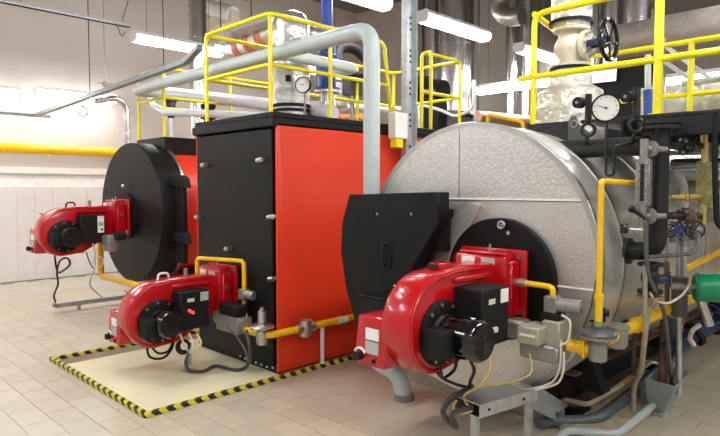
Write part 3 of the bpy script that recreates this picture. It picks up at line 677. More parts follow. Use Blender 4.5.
# motor with ribbed end behind railing
mm = thing('pump_motor', 'black ribbed pump motor behind the rear yellow railing', 'motor', P(440, 110, y=6.9))
p = P(424, 90, y=6.9); q = P(443, 92, y=6.9)
MB().cyl(p, q, .17, n=28).build('barrel', 'black_gloss', mm)
for i in range(7): t = p+(q-p)*(-.5+.1*i); MB().cyl(t, t+(q-p)*.04, .21, n=28).build('rib', 'black_matte', mm)
MB().box(p+V((.0, -.1, -1.0)), q+V((0, .1, -.1))).build('stand', 'black_matte', mm)
dk = thing('dark_tank', 'dark grey rounded tank behind the top of the silver boiler', 'tank', P(450, 126, y=7.2)-V((0, 0, 1.2)))
p = P(451, 118, y=7.3); MB().lathe([(.28, -p.z), (.34, -.3), (.34, .02), (.30, .08), (.0, .09)], p, n=36).build('body', 'cooler_grey', dk)
MB().lathe([(.345, -.02), (.36, -.02), (.36, .02), (.345, .02)], p, n=36).build('rim', 'black_matte', dk)
one('white_hose', MB().cable([P(415, 103, y=6.8), P(440, 110, y=6.8), P(455, 116, y=6.9), P(470, 110, y=6.9), P(474, 100, y=6.9)], .022), 'white', 'white hose sagging in front of the dark tank', 'hose')
simple_pipe('copper_header', 'copper coloured header pipe behind the top of the silver boiler', [P(476, 118, y=8.0), P(540, 124, y=9.6)], .12, 'copper', sup=[P(478, 118, y=8.05), P(538, 124, y=9.55)])
simple_pipe('yellow_loop_pipe', 'thin yellow pipe loop standing behind the crown of the silver boiler', [V((P(487, 128, y=6.2).x, 6.2, 0)), P(488, 114, y=6.2), P(505, 118, y=6.2), P(523, 122, y=6.2), V((P(524, 130, y=6.2).x, 6.2, 0))], .022, 'gas_yellow', .05)
simple_pipe('white_riser', 'slim white riser pipe beside the dark tank', [P(474, 125, y=7.4), P(474, 80, y=7.4)], .03, 'white_pipe')

# tall silver ducts at the back
def duct(label, px, y, wpx, z0=0, bands=(2.8, 3.6, 4.4), m='duct', tilt=None):
    x = P(px, 60, y=y).x; d = proj((x, y, 3))[2]; R = wpx/2*d/FPX
    g = thing('ventilation_duct', label, 'duct', (x, y, z0))
    MB().cyl((x, y, z0), (x, y, CZ), R, n=40).build('pipe', m, g)
    for z in bands: MB().lathe([(R-.005, 0), (R+.012, 0), (R+.012, .04), (R-.005, .04)], (x, y, z), n=40).build('joint_ring', m, g)
    return g
duct('widest tall silver duct behind the rear railing', 457, 9.6, 34)
duct('narrow dark silver duct beside the widest duct', 433, 10.0, 11, m='steel')
duct('slim silver duct beside the narrow dark one', 421, 10.4, 9)
duct('tall silver duct partly hidden by the lamp near the railing', 512, 10.2, 12)
duct('slim tall duct between the lamp and the cream valve', 527, 9.9, 9, m='steel')
duct('tall silver duct just behind the handwheel of the cream valve', 613, 8.6, 18)
duct('tall silver duct beside the thick yellow post', 637, 8.4, 24)
duct('dark narrow duct beside the thick yellow post', 650, 8.9, 8, m='steel')
duct('narrow silver duct behind the bonnet of the cream valve', 596, 9.2, 12)
eb = thing('duct_elbow', 'dark bent duct elbow under the ceiling above the small lamp', 'duct', P(498, 8, y=9.5))
MB().pipe([P(500, -8, y=9.4), P(497, 10, y=9.4), P(508, 18, y=9.4), P(522, 16, y=9.4)], .16, .35, 20).build('pipe', 'steel', eb)
hd = thing('ceiling_duct', 'thick dull silver duct running under the ceiling behind the thick yellow post', 'duct', (-2, 8, 4))
a = P(655, 37, y=7.4); b_ = P(735, 31, y=7.4); 
MB().cyl((a.x-.4, 7.4, a.z), (1.5, 7.4, a.z), .22, n=36).build('pipe', 'dull_duct', hd)
for x in (-1.5, -.3): MB().cyl((x, 7.4, a.z), (x, 7.4, CZ), .015, n=8).build('hanger', 'black_matte', hd)
lp = thing('white_header', 'fat white wrapped header pipe behind the railing of the silver boiler', 'pipe', (-1.5, 6.6, 2.3))
a = P(690, 99, y=6.6); MB().cyl((-2.4, 6.6, a.z), (1.0, 6.6, a.z), .16, n=32).build('pipe', 'insulation', lp)
for x in (-1.2, -.3, .6): MB().box((x-.03, 6.57, 0), (x+.03, 6.63, a.z-.1)).build('stand', 'black_matte', lp)
# galvanised braces
br = thing('support_frame', 'galvanised support frame with a slanting brace behind the railing of the silver boiler', 'frame', P(668, 110, y=6.4)-V((0, 0, 2)))
for (p, q) in (((662, 44), (712, 80)), ((662, 60), (702, 88)), ((664, 40), (664, 118))): MB().prism([P(p[0], p[1], y=6.35)+V((0, 0, -.025)), P(p[0], p[1], y=6.35)+V((0, 0, .025)), P(q[0], q[1], y=6.35)+V((0, 0, .025)), P(q[0], q[1], y=6.35)+V((0, 0, -.025))], (0, .05, 0)).build('strut', 'galv', br)
for (p, q) in (((682, 84), (725, 78)),): MB().cyl(P(*p, y=6.35), P(*q, y=6.35), .03, n=8).build('strut', 'galv', br)
db_ = thing('equipment_cabinet', 'dark equipment cabinet behind the railing of the silver boiler', 'cabinet', (-2.6, 8.0, 0))
p = P(620, 95, y=7.9); MB().box((p.x-.5, 7.9, 0), (p.x+.45, 8.2, p.z+.35), .01).build('body', 'black_matte', db_)
q0 = P(602, 74, y=7.88); MB().box((q0.x-.35, 7.86, q0.z-.12), (q0.x+.2, 7.9, q0.z+.12), .01).build('face_plate', 'duct', db_)
# ================================================================== RIGHT BOILER TOP: railing, steam valve
ry0, ry1, rzt, rzm = 4.28, 6.08, 3.0, 2.515
rx0, rx1 = -2.36, -1.42; pz = 2.14
railing('bright yellow tube railing on top of the silver boiler',
        [[(rx0, ry0, 2.09), (rx0, ry0, rzt), (-.6, ry0, rzt)], [(rx0, ry0, rzt), (rx0-.36, ry1, rzt), (-.5, ry1, rzt)],
         [(rx0-.12, ry0, rzm), (-.6, ry0, rzm)], [(rx0-.36, ry1, rzm), (-.5, ry1, rzm)]],
        [(rx1-.02, ry0, pz, 3.6, .030), (rx0-.36, ry1, 2.045, rzt), (P(691, 70, y=ry1).x, ry1, pz, rzt+.02, .027), (-.62, ry0, pz, rzt)], .0235)
pf = thing('walkway_platform', 'black walkway platform with chequered edge on top of the silver boiler', 'platform', (-1.6, 4.2, 1.95))
MB().box((-1.93, ry0-.10, 2.115), (-.55, ry1+.12, 2.14), .004).build('deck', 'chequer', pf)
MB().box((-2.30, 4.08, 1.98), (-1.93, 4.18, 2.13), .004).build('chequer_plate', 'chequer', pf)
MB().box((-1.95, 4.95, 1.96), (-.55, 5.03, 2.115), .004).build('beam', 'black_pipe', pf)
MB().box((-1.5, ry0-.10, 1.99), (-.55, ry0-.06, 2.115), .004).build('beam', 'black_pipe', pf)
for x in (-.62,): 
    for y in (4.3, 6.0): MB().box((x-.03, y, 0), (x+.03, y+.06, 2.115)).build('leg', 'black_pipe', pf)
lug = thing('lifting_lug', 'black lifting lug plate with a round hole on the silver boiler', 'lug', P(572, 142, y=4.0))
lp_ = [P(568, 144, y=4.0), P(568, 122, y=4.0), P(571, 116, y=4.0), P(576, 116, y=4.0), P(579, 124, y=4.0), P(588, 132, y=4.0), P(588, 146, y=4.0)]
MB().prism(lp_, (0, .03, 0), .003).build('plate', 'cooler_grey', lug); q = P(574, 124, y=3.995); MB().torus(q, (0, 1, 0), .022, .006).build('hole_ring', 'cast', lug)

vx, vy = -2.26, 4.70
sd = thing('steam_dome', 'crinkled silver insulated dome pipe on the crown of the silver boiler', 'insulated pipe', (vx, vy, 2.071))
def wheel(parent, c, axis, R, m, spokes=5, rr=None):
    c = V(c); z = V(axis).normalized(); x = z.orthogonal().normalized(); y = z.cross(x)
    h = MB().torus(c, z, R, rr or R*.10, 32, 8).build('handwheel', m, parent)
    for i in range(spokes):
        th = 2*PI*i/spokes+.3; MB().cyl(c, c+x*(R*math.cos(th))+y*(R*math.sin(th)), R*.06, n=6).build('spoke', m, h)
    MB().cyl(c-z*R*.12, c+z*R*.14, R*.16, n=12).build('hub', m, h)
    return h
MB().lathe([(.267, 1.996), (.272, 2.258), (.262, 2.37), (.25, 2.436), (.175, 2.482), (.165, 2.557), (.15, 2.613), (0, 2.613)], (vx, vy, 0), n=40).build('dome', 'insulation', sd)
MB().lathe([(.14, 2.609), (.165, 2.609), (.165, 2.632), (0, 2.632)], (vx, vy, 0), n=28).build('flange', 'black_matte', sd)
gv = thing('steam_valve', 'cream globe valve with a black handwheel on the silver dome', 'valve', (vx, vy, 2.632))
MB().lathe([(.150, 2.634), (.150, 2.657), (.09, 2.665), (.10, 2.707), (.135, 2.763), (.13, 2.819), (.095, 2.89), (.09, 2.913), (.145, 2.924), (.145, 2.95), (0, 2.95)], (vx, vy, 0), n=32).build('body', 'valve_cream', gv)
fx = vx+.11; vz = 2.796
MB().cyl((vx+.02, vy, vz), (fx, vy, vz), .09, n=24).build('bonnet', 'valve_cream', gv)
bf = MB().cyl((fx, vy, vz), (fx+.04, vy, vz), .118, n=28).build('bonnet_flange', 'valve_cream', gv)
for i in range(8):
    th = 2*PI*i/8; MB().cyl((fx+.035, vy+.095*math.cos(th), vz+.095*math.sin(th)), (fx+.06, vy+.095*math.cos(th), vz+.095*math.sin(th)), .013, n=6).build('bolt', 'steel', bf)
for dy in (-.045, .045): MB().box((fx+.04, vy+dy-.012, vz-.025), (fx+.17, vy+dy+.012, vz+.025), .004).build('yoke', 'navy', gv)
MB().cyl((fx+.04, vy, vz), (fx+.22, vy, vz), .016, n=12).build('stem', 'steel', gv)
MB().cyl((fx+.14, vy, vz), (fx+.17, vy, vz), .058, n=16).build('yoke_ring', 'navy', gv)
wheel(gv, (fx+.20, vy, vz+.01), (1, 0, 0), .155, 'black_gloss', 5, .018)
us = thing('riser_pipe', 'crinkled silver insulated riser above the cream valve', 'insulated pipe', (vx, vy, 2.96))
MB().lathe([(.145, 2.952), (.145, 2.974), (.15, 2.997), (.158, 3.025), (.158, CZ), (0, CZ)], (vx, vy, 0), n=36).build('pipe', 'insulation', us)
MB().lathe([(.165, 2.979), (.173, 2.979), (.173, 3.007), (.165, 3.007)], (vx, vy, 0), n=28).build('band', 'black_matte', us)

# ================================================================== LEVEL COLUMN ON THE RIGHT SIDE
cx_, cy_ = -1.30, 3.92
lc = thing('level_column', 'thick black level column pipe with a bolted top flange beside the silver boiler', 'pipe', (cx_, cy_, 1.2))
zt_ = P(656, 128, y=cy_).z; zu = 1.915; zl = 1.255
MB().pipe([(cx_, cy_, zt_), (cx_, cy_, zl), (-1.50, cy_, zl-.01)], .058, .10, 24).build('column', 'black_pipe', lc)
MB().cyl((-1.46, cy_, zl-.01), (-1.53, cy_, zl-.01), .085, n=24).build('nozzle', 'black_pipe', lc)
MB().cyl((cx_, cy_, zu), (-1.95, cy_, zu-.0), .062, n=24).build('upper_arm', 'black_pipe', lc)
for z in (zt_-.012, zt_+.018):
    f = MB().cyl((cx_, cy_, z), (cx_, cy_, z+.022), .125, n=32).build('flange', 'black_pipe', lc)
for i in range(8):
    th = 2*PI*i/8+.2; MB().cyl((cx_+.10*math.cos(th), cy_+.10*math.sin(th), zt_-.03), (cx_+.10*math.cos(th), cy_+.10*math.sin(th), zt_+.055), .011, n=6).build('bolt', 'black_pipe', lc)
bpst = thing('blue_post', 'short blue post standing behind the thick yellow post', 'post', P(649, 118, y=4.6))
MB().cyl(P(649, 124, y=4.6), P(648, 90, y=4.6), .035, n=14).build('pipe', 'blue_paint', bpst); MB().cyl(P(648, 92, y=4.6), P(648, 55, y=4.6), .022, n=12).build('pipe_top', 'galv', bpst)
# pressure gauge with siphon on the upper arm
gcr = P(606, 108, y=3.72)
gauge('big round white-faced pressure gauge over the silver boiler', gcr, (.30, -1, 0), .083, [gcr+V((0, .015, -.08)), gcr+V((0, .015, -.20)), gcr+V((0, .015, -.42)), gcr+V((.05, .015, -.42)), gcr+V((.05, .015, -.24)), gcr+V((.10, .10, -.22)), V((gcr.x+.12, cy_-.02, zu+.02))])
for k, (px, py, label) in enumerate(((577, 103, 'black knobbed gauge valve between the lifting lug and the big pressure gauge'), (625, 97, 'black knobbed gauge valve between the big pressure gauge and the black column'))):
    p = P(px, py, y=3.74); g = thing('gauge_valve', label, 'valve', (p.x+.04, 3.80, zu))
    MB().cyl(p+V((.02, .02, 0)), p+V((.01, -.025, 0)), .036, n=20).build('knob', 'black_matte', g)
    MB().cyl(p+V((.01, -.03, 0)), p+V((.01, -.02, 0)), .010, n=10).build('screw', 'cast', g)
    MB().cyl(p, p+V((.05, .08, 0)), .012, n=8).build('spindle', 'black_pipe', g)
    MB().cyl(p+V((.045, .07, .06)), p+V((.045, .07, -.12)), .022, n=12).build('body', 'black_pipe', g)
    MB().torus(p+V((.045, .07, -.17)), (.4, -1, 0), .04, .012, 20, 8).build('siphon_loop', 'black_pipe', g)
    MB().pipe([p+V((.045, .07, -.2)), p+V((.02, .09, -.25)), V((p.x+.0, cy_-.02, zu+.03))], .012, .02, 8).build('tail', 'black_pipe', g)

# sight glass
def sight(label, px, top, bot, y, m, wpx, mid):
    g = thing('sight_glass', label, 'level gauge', P(px, bot+20, y=y))
    a = P(px, top, y=y); b_ = P(px, bot, y=y); hw = wpx/2*proj(a)[2]/FPX
    X0 = a.x
    bdy = MB().box((X0-hw, y-.02, b_.z), (X0+hw, y+.03, a.z), .004).build('body', m, g)
    MB().box((X0-hw*.28, y-.024, b_.z+.03), (X0+hw*.28, y-.019, a.z-.03)).build('glass', mid, bdy)
    nb = 6
    for i in range(nb):
        z = b_.z+.025+(a.z-b_.z-.05)*i/(nb-1)
        for s_ in (-1, 1): MB().cyl((X0+s_*hw*.68, y-.018, z), (X0+s_*hw*.68, y-.036, z), .008, n=6).build('bolt', 'steel', bdy)
    for z, d in ((a.z, 1), (b_.z, -1)):
        v = MB().cyl((X0, y, z-d*.01), (X0, y, z+d*.12), .024, n=12).build('cock', 'brass' if m == 'olive' else 'cast', g)
        MB().cyl((X0+.015, y, z+d*.06), (cx_+.06 if m != 'olive' else X0-.22, y+(.12 if m != 'olive' else 0), z+d*.06), .018, n=10).build('arm', 'cast', g)
        MB().cyl((X0+.02, y+.02, z+d*.06), (X0+.025, y+.045, z+d*.06), .05, n=20).build('collar', 'cast', g)
    return g, a, b_
sgv, sa, sb_ = sight('steel framed reflex sight glass with bolts before the thick black column', 644, 159, 206, 3.74, 'cast', 13.5, 'glass_dark')
hh = MB(); p = P(646, 219, y=3.72); hh.cyl(p, P(636, 212, y=3.705), .008, .013, n=14); hh.ball(P(632, 209, y=3.70), .022); hh.cyl(P(636, 212, y=3.705), P(631, 208.5, y=3.70), .013, .022, n=14); hh.build('lever', 'rubber', sgv)
p = P(643, 230, y=3.72); MB().cyl(p, P(630, 229, y=3.70), .008, n=8).build('stem', 'steel', sgv); MB().lathe([(.012, 0), (.03, .01), (.026, .03), (.03, .05), (0, .055)], P(629, 229, y=3.70)+V((0, 0, 0)), (-1, -.5, 0), 12).build('tap_knob', 'black_gloss', sgv)
dp = simple_pipe('drain_pipe', 'thin grey drain pipe below the steel sight glass ending in the funnel', [P(646, 222, y=3.72), P(646, 250, y=3.72), P(648, 275, y=3.74), P(664, 310, y=3.95), P(668, 345, y=4.25), P(672, 392, y=4.70)], .013, 'cooler_grey', .06)
one('cross_pipe', MB().pipe([P(648, 257, y=3.73), P(690, 254, y=4.1), P(697, 248, y=4.15), P(698, 236, y=4.2)], .013, .05), 'cooler_grey', 'thin grey cross pipe bending up from the sight glass drain', 'pipe')
sg2, oa, ob = sight('olive green level gauge block with brass fittings', 705, 161, 206, 4.42, 'olive', 14, 'copper')
MB().cyl(P(704, 150, y=4.42), P(704, 135, y=4.42), .022, n=8).build('top_plug', 'brass', sg2)
# black flanged arms from column to olive gauge
for py, label in ((146, 'upper black flanged arm between the black column and the olive gauge'), (216, 'lower rusty flanged arm between the black column and the olive gauge'), (197, 'brass arm between the black column and the olive gauge')):
    g = thing('flanged_arm', label, 'pipe', P(685, py, y=4.25)); a = P(668, py, y=4.06); b_ = P(700, py, y=4.40)
    m_ = 'brass' if py == 197 else 'black_pipe'
    MB().cyl((cx_+.04, cy_+.02, a.z), a, .022, n=12).build('root', m_, g); MB().cyl(a, b_, .022, n=12).build('pipe', m_, g); d = (b_-a).normalized(); c = X(a, b_, .55)
    fm = 'rust' if py == 216 else ('brass' if py == 197 else 'black_pipe')
    for s_ in (-.035, .0): MB().cyl(c+d*s_, c+d*(s_+.022), .055 if py != 197 else .03, n=20).build('flange', fm, g)
    if py != 197:
        x = d.orthogonal().normalized(); y = d.cross(x)
        for i in range(6):
            o_ = x*(.042*math.cos(i*PI/3))+y*(.042*math.sin(i*PI/3)); MB().cyl(c+o_-d*.05, c+o_+d*.045, .008, n=6).build('bolt', 'steel', g)
one('black_riser', MB().pipe([P(715, 112, y=4.05), P(715, 175, y=4.05), P(717, 225, y=4.05), P(730, 232, y=4.05)], .017, .06), 'black_matte', 'black riser pipe beside the olive gauge', 'pipe')
one('brass_union', MB().pipe([P(708, 147, y=4.5), P(728, 147, y=4.7)], .03, n=8), 'brass', 'yellow brass union joined to the olive gauge top', 'fitting')
# silver pipes behind
for k, (py, m_, lab) in enumerate(((166, 'duct', 'silver pipe behind the olive gauge, uppermost of four'), (176, 'white_pipe', 'white pipe behind the olive gauge'), (186, 'copper', 'copper pipe behind the olive gauge'), (199, 'galv', 'grey pipe behind the olive gauge, lowest of four'))):
    a = P(672, py-2, y=5.6); one('service_pipe', MB().cyl(a, (a.x+1.6, a.y, a.z), (.045, .03, .03, .03)[k], n=16), m_, lab, 'pipe')
one('white_hose', MB().cable([P(676, 172, y=5.3), P(682, 180, y=5.3), P(685, 200, y=5.3), P(680, 216, y=5.3)], .03), 'white', 'bent white hose behind the black column', 'hose')
# handwheels near lower part
def globe(label, pw, axis, R, m, pbody):
    pw = V(pw); pbody = V(pbody); g = thing('globe_valve', label, 'valve', pbody+V((0, 0, -.05)))
    wheel(g, pw, axis, R, m, 4); MB().cyl(pw, pbody, .012, n=8).build('stem', 'steel', g)
    MB().ball(pbody, .045).build('body', 'cast', g); MB().cyl(pbody+V((0, 0, -.07)), pbody+V((0, 0, .07)), .03, n=12).build('neck', 'cast', g)
    return g
globe('small valve with a black handwheel next to the black column', P(670, 231, y=4.2), (.8, -.6, .1), .042, 'black_gloss', P(674, 232, y=4.32))
globe('small valve with a blue handwheel', P(679, 230, y=4.25), (1, -.2, 0), .05, 'blue_paint', P(684, 236, y=4.40))
globe('small valve with a black rose handwheel below the olive gauge', P(695, 230, y=4.3), (.2, -1, .1), .055, 'black_gloss', P(696, 230, y=4.42))
# vertical pipes beneath
for k, (px, t_, b_, y, r, m_, lab) in enumerate(((679, 236, 395, 4.55, .020, 'galv', 'galvanised riser pipe ending in the drain funnel'), (667, 262, 395, 4.5, .016, 'rust', 'rusty riser pipe ending in the drain funnel'), (684, 240, 275, 4.55, .018, 'galv', 'short galvanised pipe above the grey cooler'), (645, 265, 330, 3.74, .014, 'beige_pipe', 'thin beige riser between the silver boiler and the grey cooler'))):
    one('riser_pipe', MB().cyl(P(px, t_, y=y), P(px, b_, y=y), r, n=12), m_, lab, 'pipe')
sc = thing('sample_cooler', 'dark grey upright cylinder cooler beside the drain pipes', 'cooler', P(678, 318, y=4.45))
a = P(679, 277, y=4.5); b_ = P(679, 316, y=4.5)
MB().lathe([(0, 0), (.052, 0), (.056, .006), (.056, .012), (.052, .016), (.052, a.z-b_.z-.01), (.056, a.z-b_.z-.006), (.056, a.z-b_.z), (0, a.z-b_.z)], b_, n=28).build('shell', 'cooler_grey', sc)
for s_ in (0, 1): MB().cyl(P(690, 285+s_*8, y=4.5), P(676, 287+s_*6, y=4.5)+V((.05, -.04, 0)), .010, n=8).build('tube', 'copper', sc)
ga = thing('green_actuator', 'bright green cylinder actuator at the end of the drain valve', 'actuator', P(706, 287, y=4.5))
a = P(694, 287, y=4.4); ax = V((.9, .45, 0)).normalized()
MB().lathe([(0, 0), (.085, 0), (.096, .010), (.096, .17), (.090, .18), (.09, .30), (0, .30)], a, ax, 32).build('can', 'green_paint', ga)
for h in (.02, .165): MB().torus(a+ax*h, ax, .097, .005, 32, 6).build('rib', 'green_paint', ga)
MB().cyl(a-ax*.14, a+ax*.02, .025, n=12).build('yoke', 'cast', ga)
q = P(700, 308, y=4.5); MB().cyl(q+V((0, 0, .06)), q+V((.05, .05, -.12)), .03, n=12).build('mount', 'steel', ga)
# navy valve with wheel, lower right
nv = thing('blowdown_valve', 'dark navy blowdown valve with a blue handwheel lying low under the green actuator', 'valve', P(700, 335, y=4.8))
a = P(688, 338, y=4.7); b_ = P(722, 318, y=4.9)
MB().pipe([P(668, 350, y=4.6), a, b_, b_+V((.3, .2, .0))], .06, .1, 20).build('body', 'navy', nv)
for t in (.2, .8): q = X(a, b_, t); d = (b_-a).normalized(); MB().cyl(q-d*.015, q+d*.015, .09, n=24).build('flange', 'black_matte', nv)
wheel(nv, P(711, 314, y=4.75), (.5, -.6, .6), .075, 'navy', 4); MB().cyl(P(711, 314, y=4.75), X(a, b_, .5), .014, n=8).build('stem', 'steel', nv)
one('white_ring_hose', MB().cable([P(694, 345, y=4.6), P(690, 338, y=4.55), P(693, 330, y=4.5), P(700, 325, y=4.55)], .016), 'valve_cream', 'short cream hose curving under the green actuator', 'hose')
# black valve stack under the nozzle
dv = thing('drain_valve', 'black flanged drain valve with a navy bonnet under the black column', 'valve', P(648, 292, y=3.86))
p = P(650, 262, y=3.88); q = P(650, 293, y=3.88)
MB().lathe([(.045, 0), (.075, .0), (.075, .022), (.04, .025), (.04, .06), (.055, .08), (.055, .12), (.04, .14), (.04, .165), (.075, .17), (.075, .19), (.045, .195)], q, n=24).build('body', 'black_pipe', dv)
MB().cyl(P(650, 280, y=3.86), P(667, 279, y=4.0), .03, n=14).build('bonnet', 'navy', dv); wheel(dv, P(669, 279, y=4.02), (1, .5, 0), .05, 'navy', 4)
MB().lathe([(.08, 0), (.08, .012), (.03, .014), (0, .014)], q-V((0, 0, .03)), n=24).build('gasket_flange', 'copper', dv)
simple_pipe('drain_line', 'beige drain line dropping from the drain valve to the floor', [q-V((0, 0, .02)), P(644, 345, y=3.9), P(641, 372, y=4.0), P(634, 385, y=4.15), P(633, 410, y=4.22)], .017, 'beige_pipe', .06)
one('copper_tube', MB().cable([P(650, 293, y=3.8), P(655, 300, y=3.85), P(668, 303, y=3.95), P(682, 295, y=4.2), P(690, 284, y=4.35)], .008), 'valve_cream', 'thin pale tube sagging from the drain valve to the green actuator', 'pipe')

# ================================================================== GAS LINES, right boiler
gy = 3.33
v1 = thing('gas_feed', 'short yellow gas pipe bending from the large burner flange down to the grey solenoid', 'pipe', P(553, 300, y=3.3))
s0 = TR((.24, .10, .02)); s1 = P(553, 286, y=3.3)
MB().pipe([s0, V((s1.x, s0.y-.02, s0.z-.0)), V((s1.x, s0.y-.02, s1.z-.10))], .018, .035, 14).build('pipe', 'gas_yellow', v1)
MB().cyl(s0, s0+V((.05, 0, 0)), .026, n=8).build('union', 'cast', v1)
sv = thing('solenoid_valve', 'grey solenoid valve with a round capped coil beside the black burner disc', 'valve', P(556, 312, y=3.28))
p = V((s1.x, s0.y-.02, P(553, 304, y=3.3).z))
MB().box(p+V((-.04, -.04, -.05)), p+V((.04, .04, .05)), .006).build('body', 'cast', sv)
MB().cyl(p+V((.03, 0, 0)), p+V((.17, .02, 0)), .042, n=24).build('coil', 'cast', sv)
MB().box(p+V((-.06, -.05, -.10)), p+V((.06, .05, -.052)), .004).build('base', 'rubber', sv)
MB().cyl(p+V((.17, .02, 0)), p+V((.178, .02, 0)), .02, n=12).build('cap', 'steel', sv)
# dual valve block
vb2 = thing('gas_valve_block', 'beige double gas valve block below the grey solenoid', 'valve', P(545, 360, y=3.25))
a = P(528, 322, y=3.25); b_ = P(549, 343, y=3.25)
MB().box((a.x-.0, 3.12, b_.z), (b_.x, 3.32, a.z), .008).build('actuator', 'beige_paint', vb2)
a2 = P(548, 318, y=3.3); b2 = P(562, 350, y=3.3); MB().box((a2.x, 3.22, b2.z), (b2.x+.02, 3.38, a2.z), .008).build('actuator', 'beige_paint', vb2)
MB().box((a.x-.02, 3.18, b_.z-.10), (b2.x+.03, 3.36, b_.z-.002), .012).build('body', 'cast', vb2)
MB().box((a.x-.02, 3.24, b_.z-.02), (a.x-.30, 3.36, b_.z+.10), .02).build('air_arm', 'cast', vb2)
MB().box((a.x+.02, 3.113, b_.z+.05), (b_.x-.02, 3.119, a.z-.04)).build('label', 'white', vb2)
# regulator + filter + pipe
pz_ = P(597, 350, y=gy).z
rgx = P(598, 345, y=gy).x
gl_ = thing('gas_line', 'thick yellow gas line feeding the large burner along the silver boiler', 'pipe', (rgx, gy, .6))
MB().pipe([(b2.x+.03, 3.30, pz_+.005), (rgx-.05, gy, pz_)], .036, n=18).build('pipe', 'gas_yellow', gl_)
MB().cyl((rgx-.10, gy, pz_), (rgx-.08, gy, pz_), .048, n=18).build('collar', 'gas_yellow', gl_)
MB().pipe([(rgx, gy+.10, pz_+.04), (rgx, 4.02, pz_+.06), (rgx, 8.0, pz_+.10)], .036, n=18).build('pipe', 'gas_yellow', gl_)
for y in (3.62, 3.9): MB().cyl((rgx, y, pz_+.05), (rgx, y+.03, pz_+.05), .05, n=18).build('collar', 'gas_yellow', gl_)
for y in (4.1, 5.65, 7.25): MB().box((rgx-.02, y, pz_-.02), (-1.95, y+.06, pz_+.02)).build('support_arm', 'black_matte', gl_)
rg = thing('gas_regulator', 'grey disc gas regulator below the slim yellow riser', 'regulator', (rgx, gy, pz_-.07))
MB().lathe([(0, -.06), (.045, -.06), (.05, -.05), (.05, .035), (.038, .05), (.038, .068), (.098, .072), (.102, .078), (.102, .088), (0, .088)], (rgx, gy, pz_), n=36).build('body', 'cast', rg)
MB().lathe([(.102, .091), (.102, .100), (.096, .106), (.06, .115), (.03, .125), (.03, .14), (0, .14)], (rgx, gy, pz_), n=36).build('lid', 'cooler_grey', rg)
for i in range(10): th = 2*PI*i/10; MB().cyl((rgx+.092*math.cos(th), gy+.092*math.sin(th), pz_+.068), (rgx+.092*math.cos(th), gy+.092*math.sin(th), pz_+.112), .007, n=6).build('bolt', 'steel', rg)
MB().box((rgx-.075, gy-.05, pz_-.05), (rgx-.06, gy+.05, pz_+.05), .004).build('flange', 'gas_yellow', rg)
MB().cyl((rgx, gy, pz_+.14), (rgx, gy, pz_+.17), .025, n=12).build('spring_cap', 'olive', rg)
ff = thing('gas_filter', 'grey drum gas filter between the disc regulator and the yellow gas line', 'filter', (rgx, gy+.26, pz_-.06))
MB().lathe([(0, -.065), (.05, -.065), (.062, -.045), (.065, .05), (.074, .055), (.074, .07), (.045, .08), (0, .08)], (rgx, gy+.27, pz_+.03), n=28).build('body', 'cast', ff)
sr = thing('gas_riser', 'slim yellow riser pipe with an elbow before the silver boiler', 'pipe', (rgx, gy, pz_+.17))
tz = P(596, 181, y=gy).z
MB().pipe([(rgx, gy, pz_+.165), (rgx, gy, tz), (rgx, 3.90, tz-.01)], .017, .03, 14).build('pipe', 'gas_yellow', sr)
z_ = P(597, 297, y=gy).z; MB().cyl((rgx, gy, z_-.018), (rgx, gy, z_+.018), .028, n=8).build('union', 'gas_yellow', sr)
MB().cyl((rgx, gy, pz_+.17), (rgx, gy, pz_+.30), .021, n=14).build('socket', 'gas_yellow', sr)
k_ = P(602, 313, y=gy+.05); one('test_cock', MB().cyl(k_, k_+V((.03, .02, 0)), .02, n=10).cyl(k_+V((.01, .01, -.05)), k_+V((.01, .01, .03)), .008, n=8).cyl(k_+V((.01, .01, -.05)), k_+V((-.06, -.03, -.05)), .006, n=8), 'black_matte', 'tiny black test cock beside the slim yellow riser', 'valve')
simple_pipe('gas_branch', 'thin yellow gas branch along the pipework side of the silver boiler', [P(684, 270, x=-1.35), P(735, 245, x=-1.35), P(790, 219, x=-1.35)], .024, 'gas_yellow')

# ================================================================== FLOOR PIPES, funnel, cable channel
fn = thing('drain_funnel', 'grey sheet metal drain funnel box on the tiled floor catching the pipes', 'funnel', P(665, 408, z=0))
f1 = P(648, 380, z=.32); 
fxx, fyy = -1.58, 4.62
fa, fb_, fc = P(645, 379, z=.28), P(676, 387, z=.28), P(691, 372, z=.28)
fd_ = fa+(fc-fb_)
top = [tuple(fa), tuple(fb_), tuple(fc), tuple(fd_)]
g0_ = P(648, 411, z=.02); g1_ = P(663, 413, z=.02)
bot = [tuple(g0_), tuple(g1_), (g1_.x, g1_.y+.22, .02), (g0_.x, g0_.y+.22, .02)]
th_ = .012
q = MB()
inn = lambda pts, z, e: [(x+(e if i in (0, 3) else -e), y+(e if i in (0, 1) else -e), z) for i, (x, y, _) in enumerate(pts)]
vs = top+bot+inn(top, .281, th_)+inn(bot, .04, th_)
fs = [(i, (i+1) % 4, 4+(i+1) % 4, 4+i) for i in range(4)]+[(4, 5, 6, 7)]+[(8+i, 8+(i+1) % 4, 12+(i+1) % 4, 12+i) for i in range(4)]+[(12, 13, 14, 15)]+[(i, (i+1) % 4, 8+(i+1) % 4, 8+i) for i in range(4)]
q.add(vs, fs); q.build('hopper', 'grey_paint', fn)
MB().box((g0_.x-.01, g0_.y-.01, 0), (g1_.x+.01, g1_.y+.23, .022), .004).build('base', 'grey_paint', fn)
simple_pipe('floor_drain_pipe', 'pale grey drain pipe lying on the tiles below the funnel', [P(653, 405, z=.07), P(617, 435, z=.04), P(566, 430, z=.04), P(557, 440, z=.04)], .026, 'grey_pipe', .08)
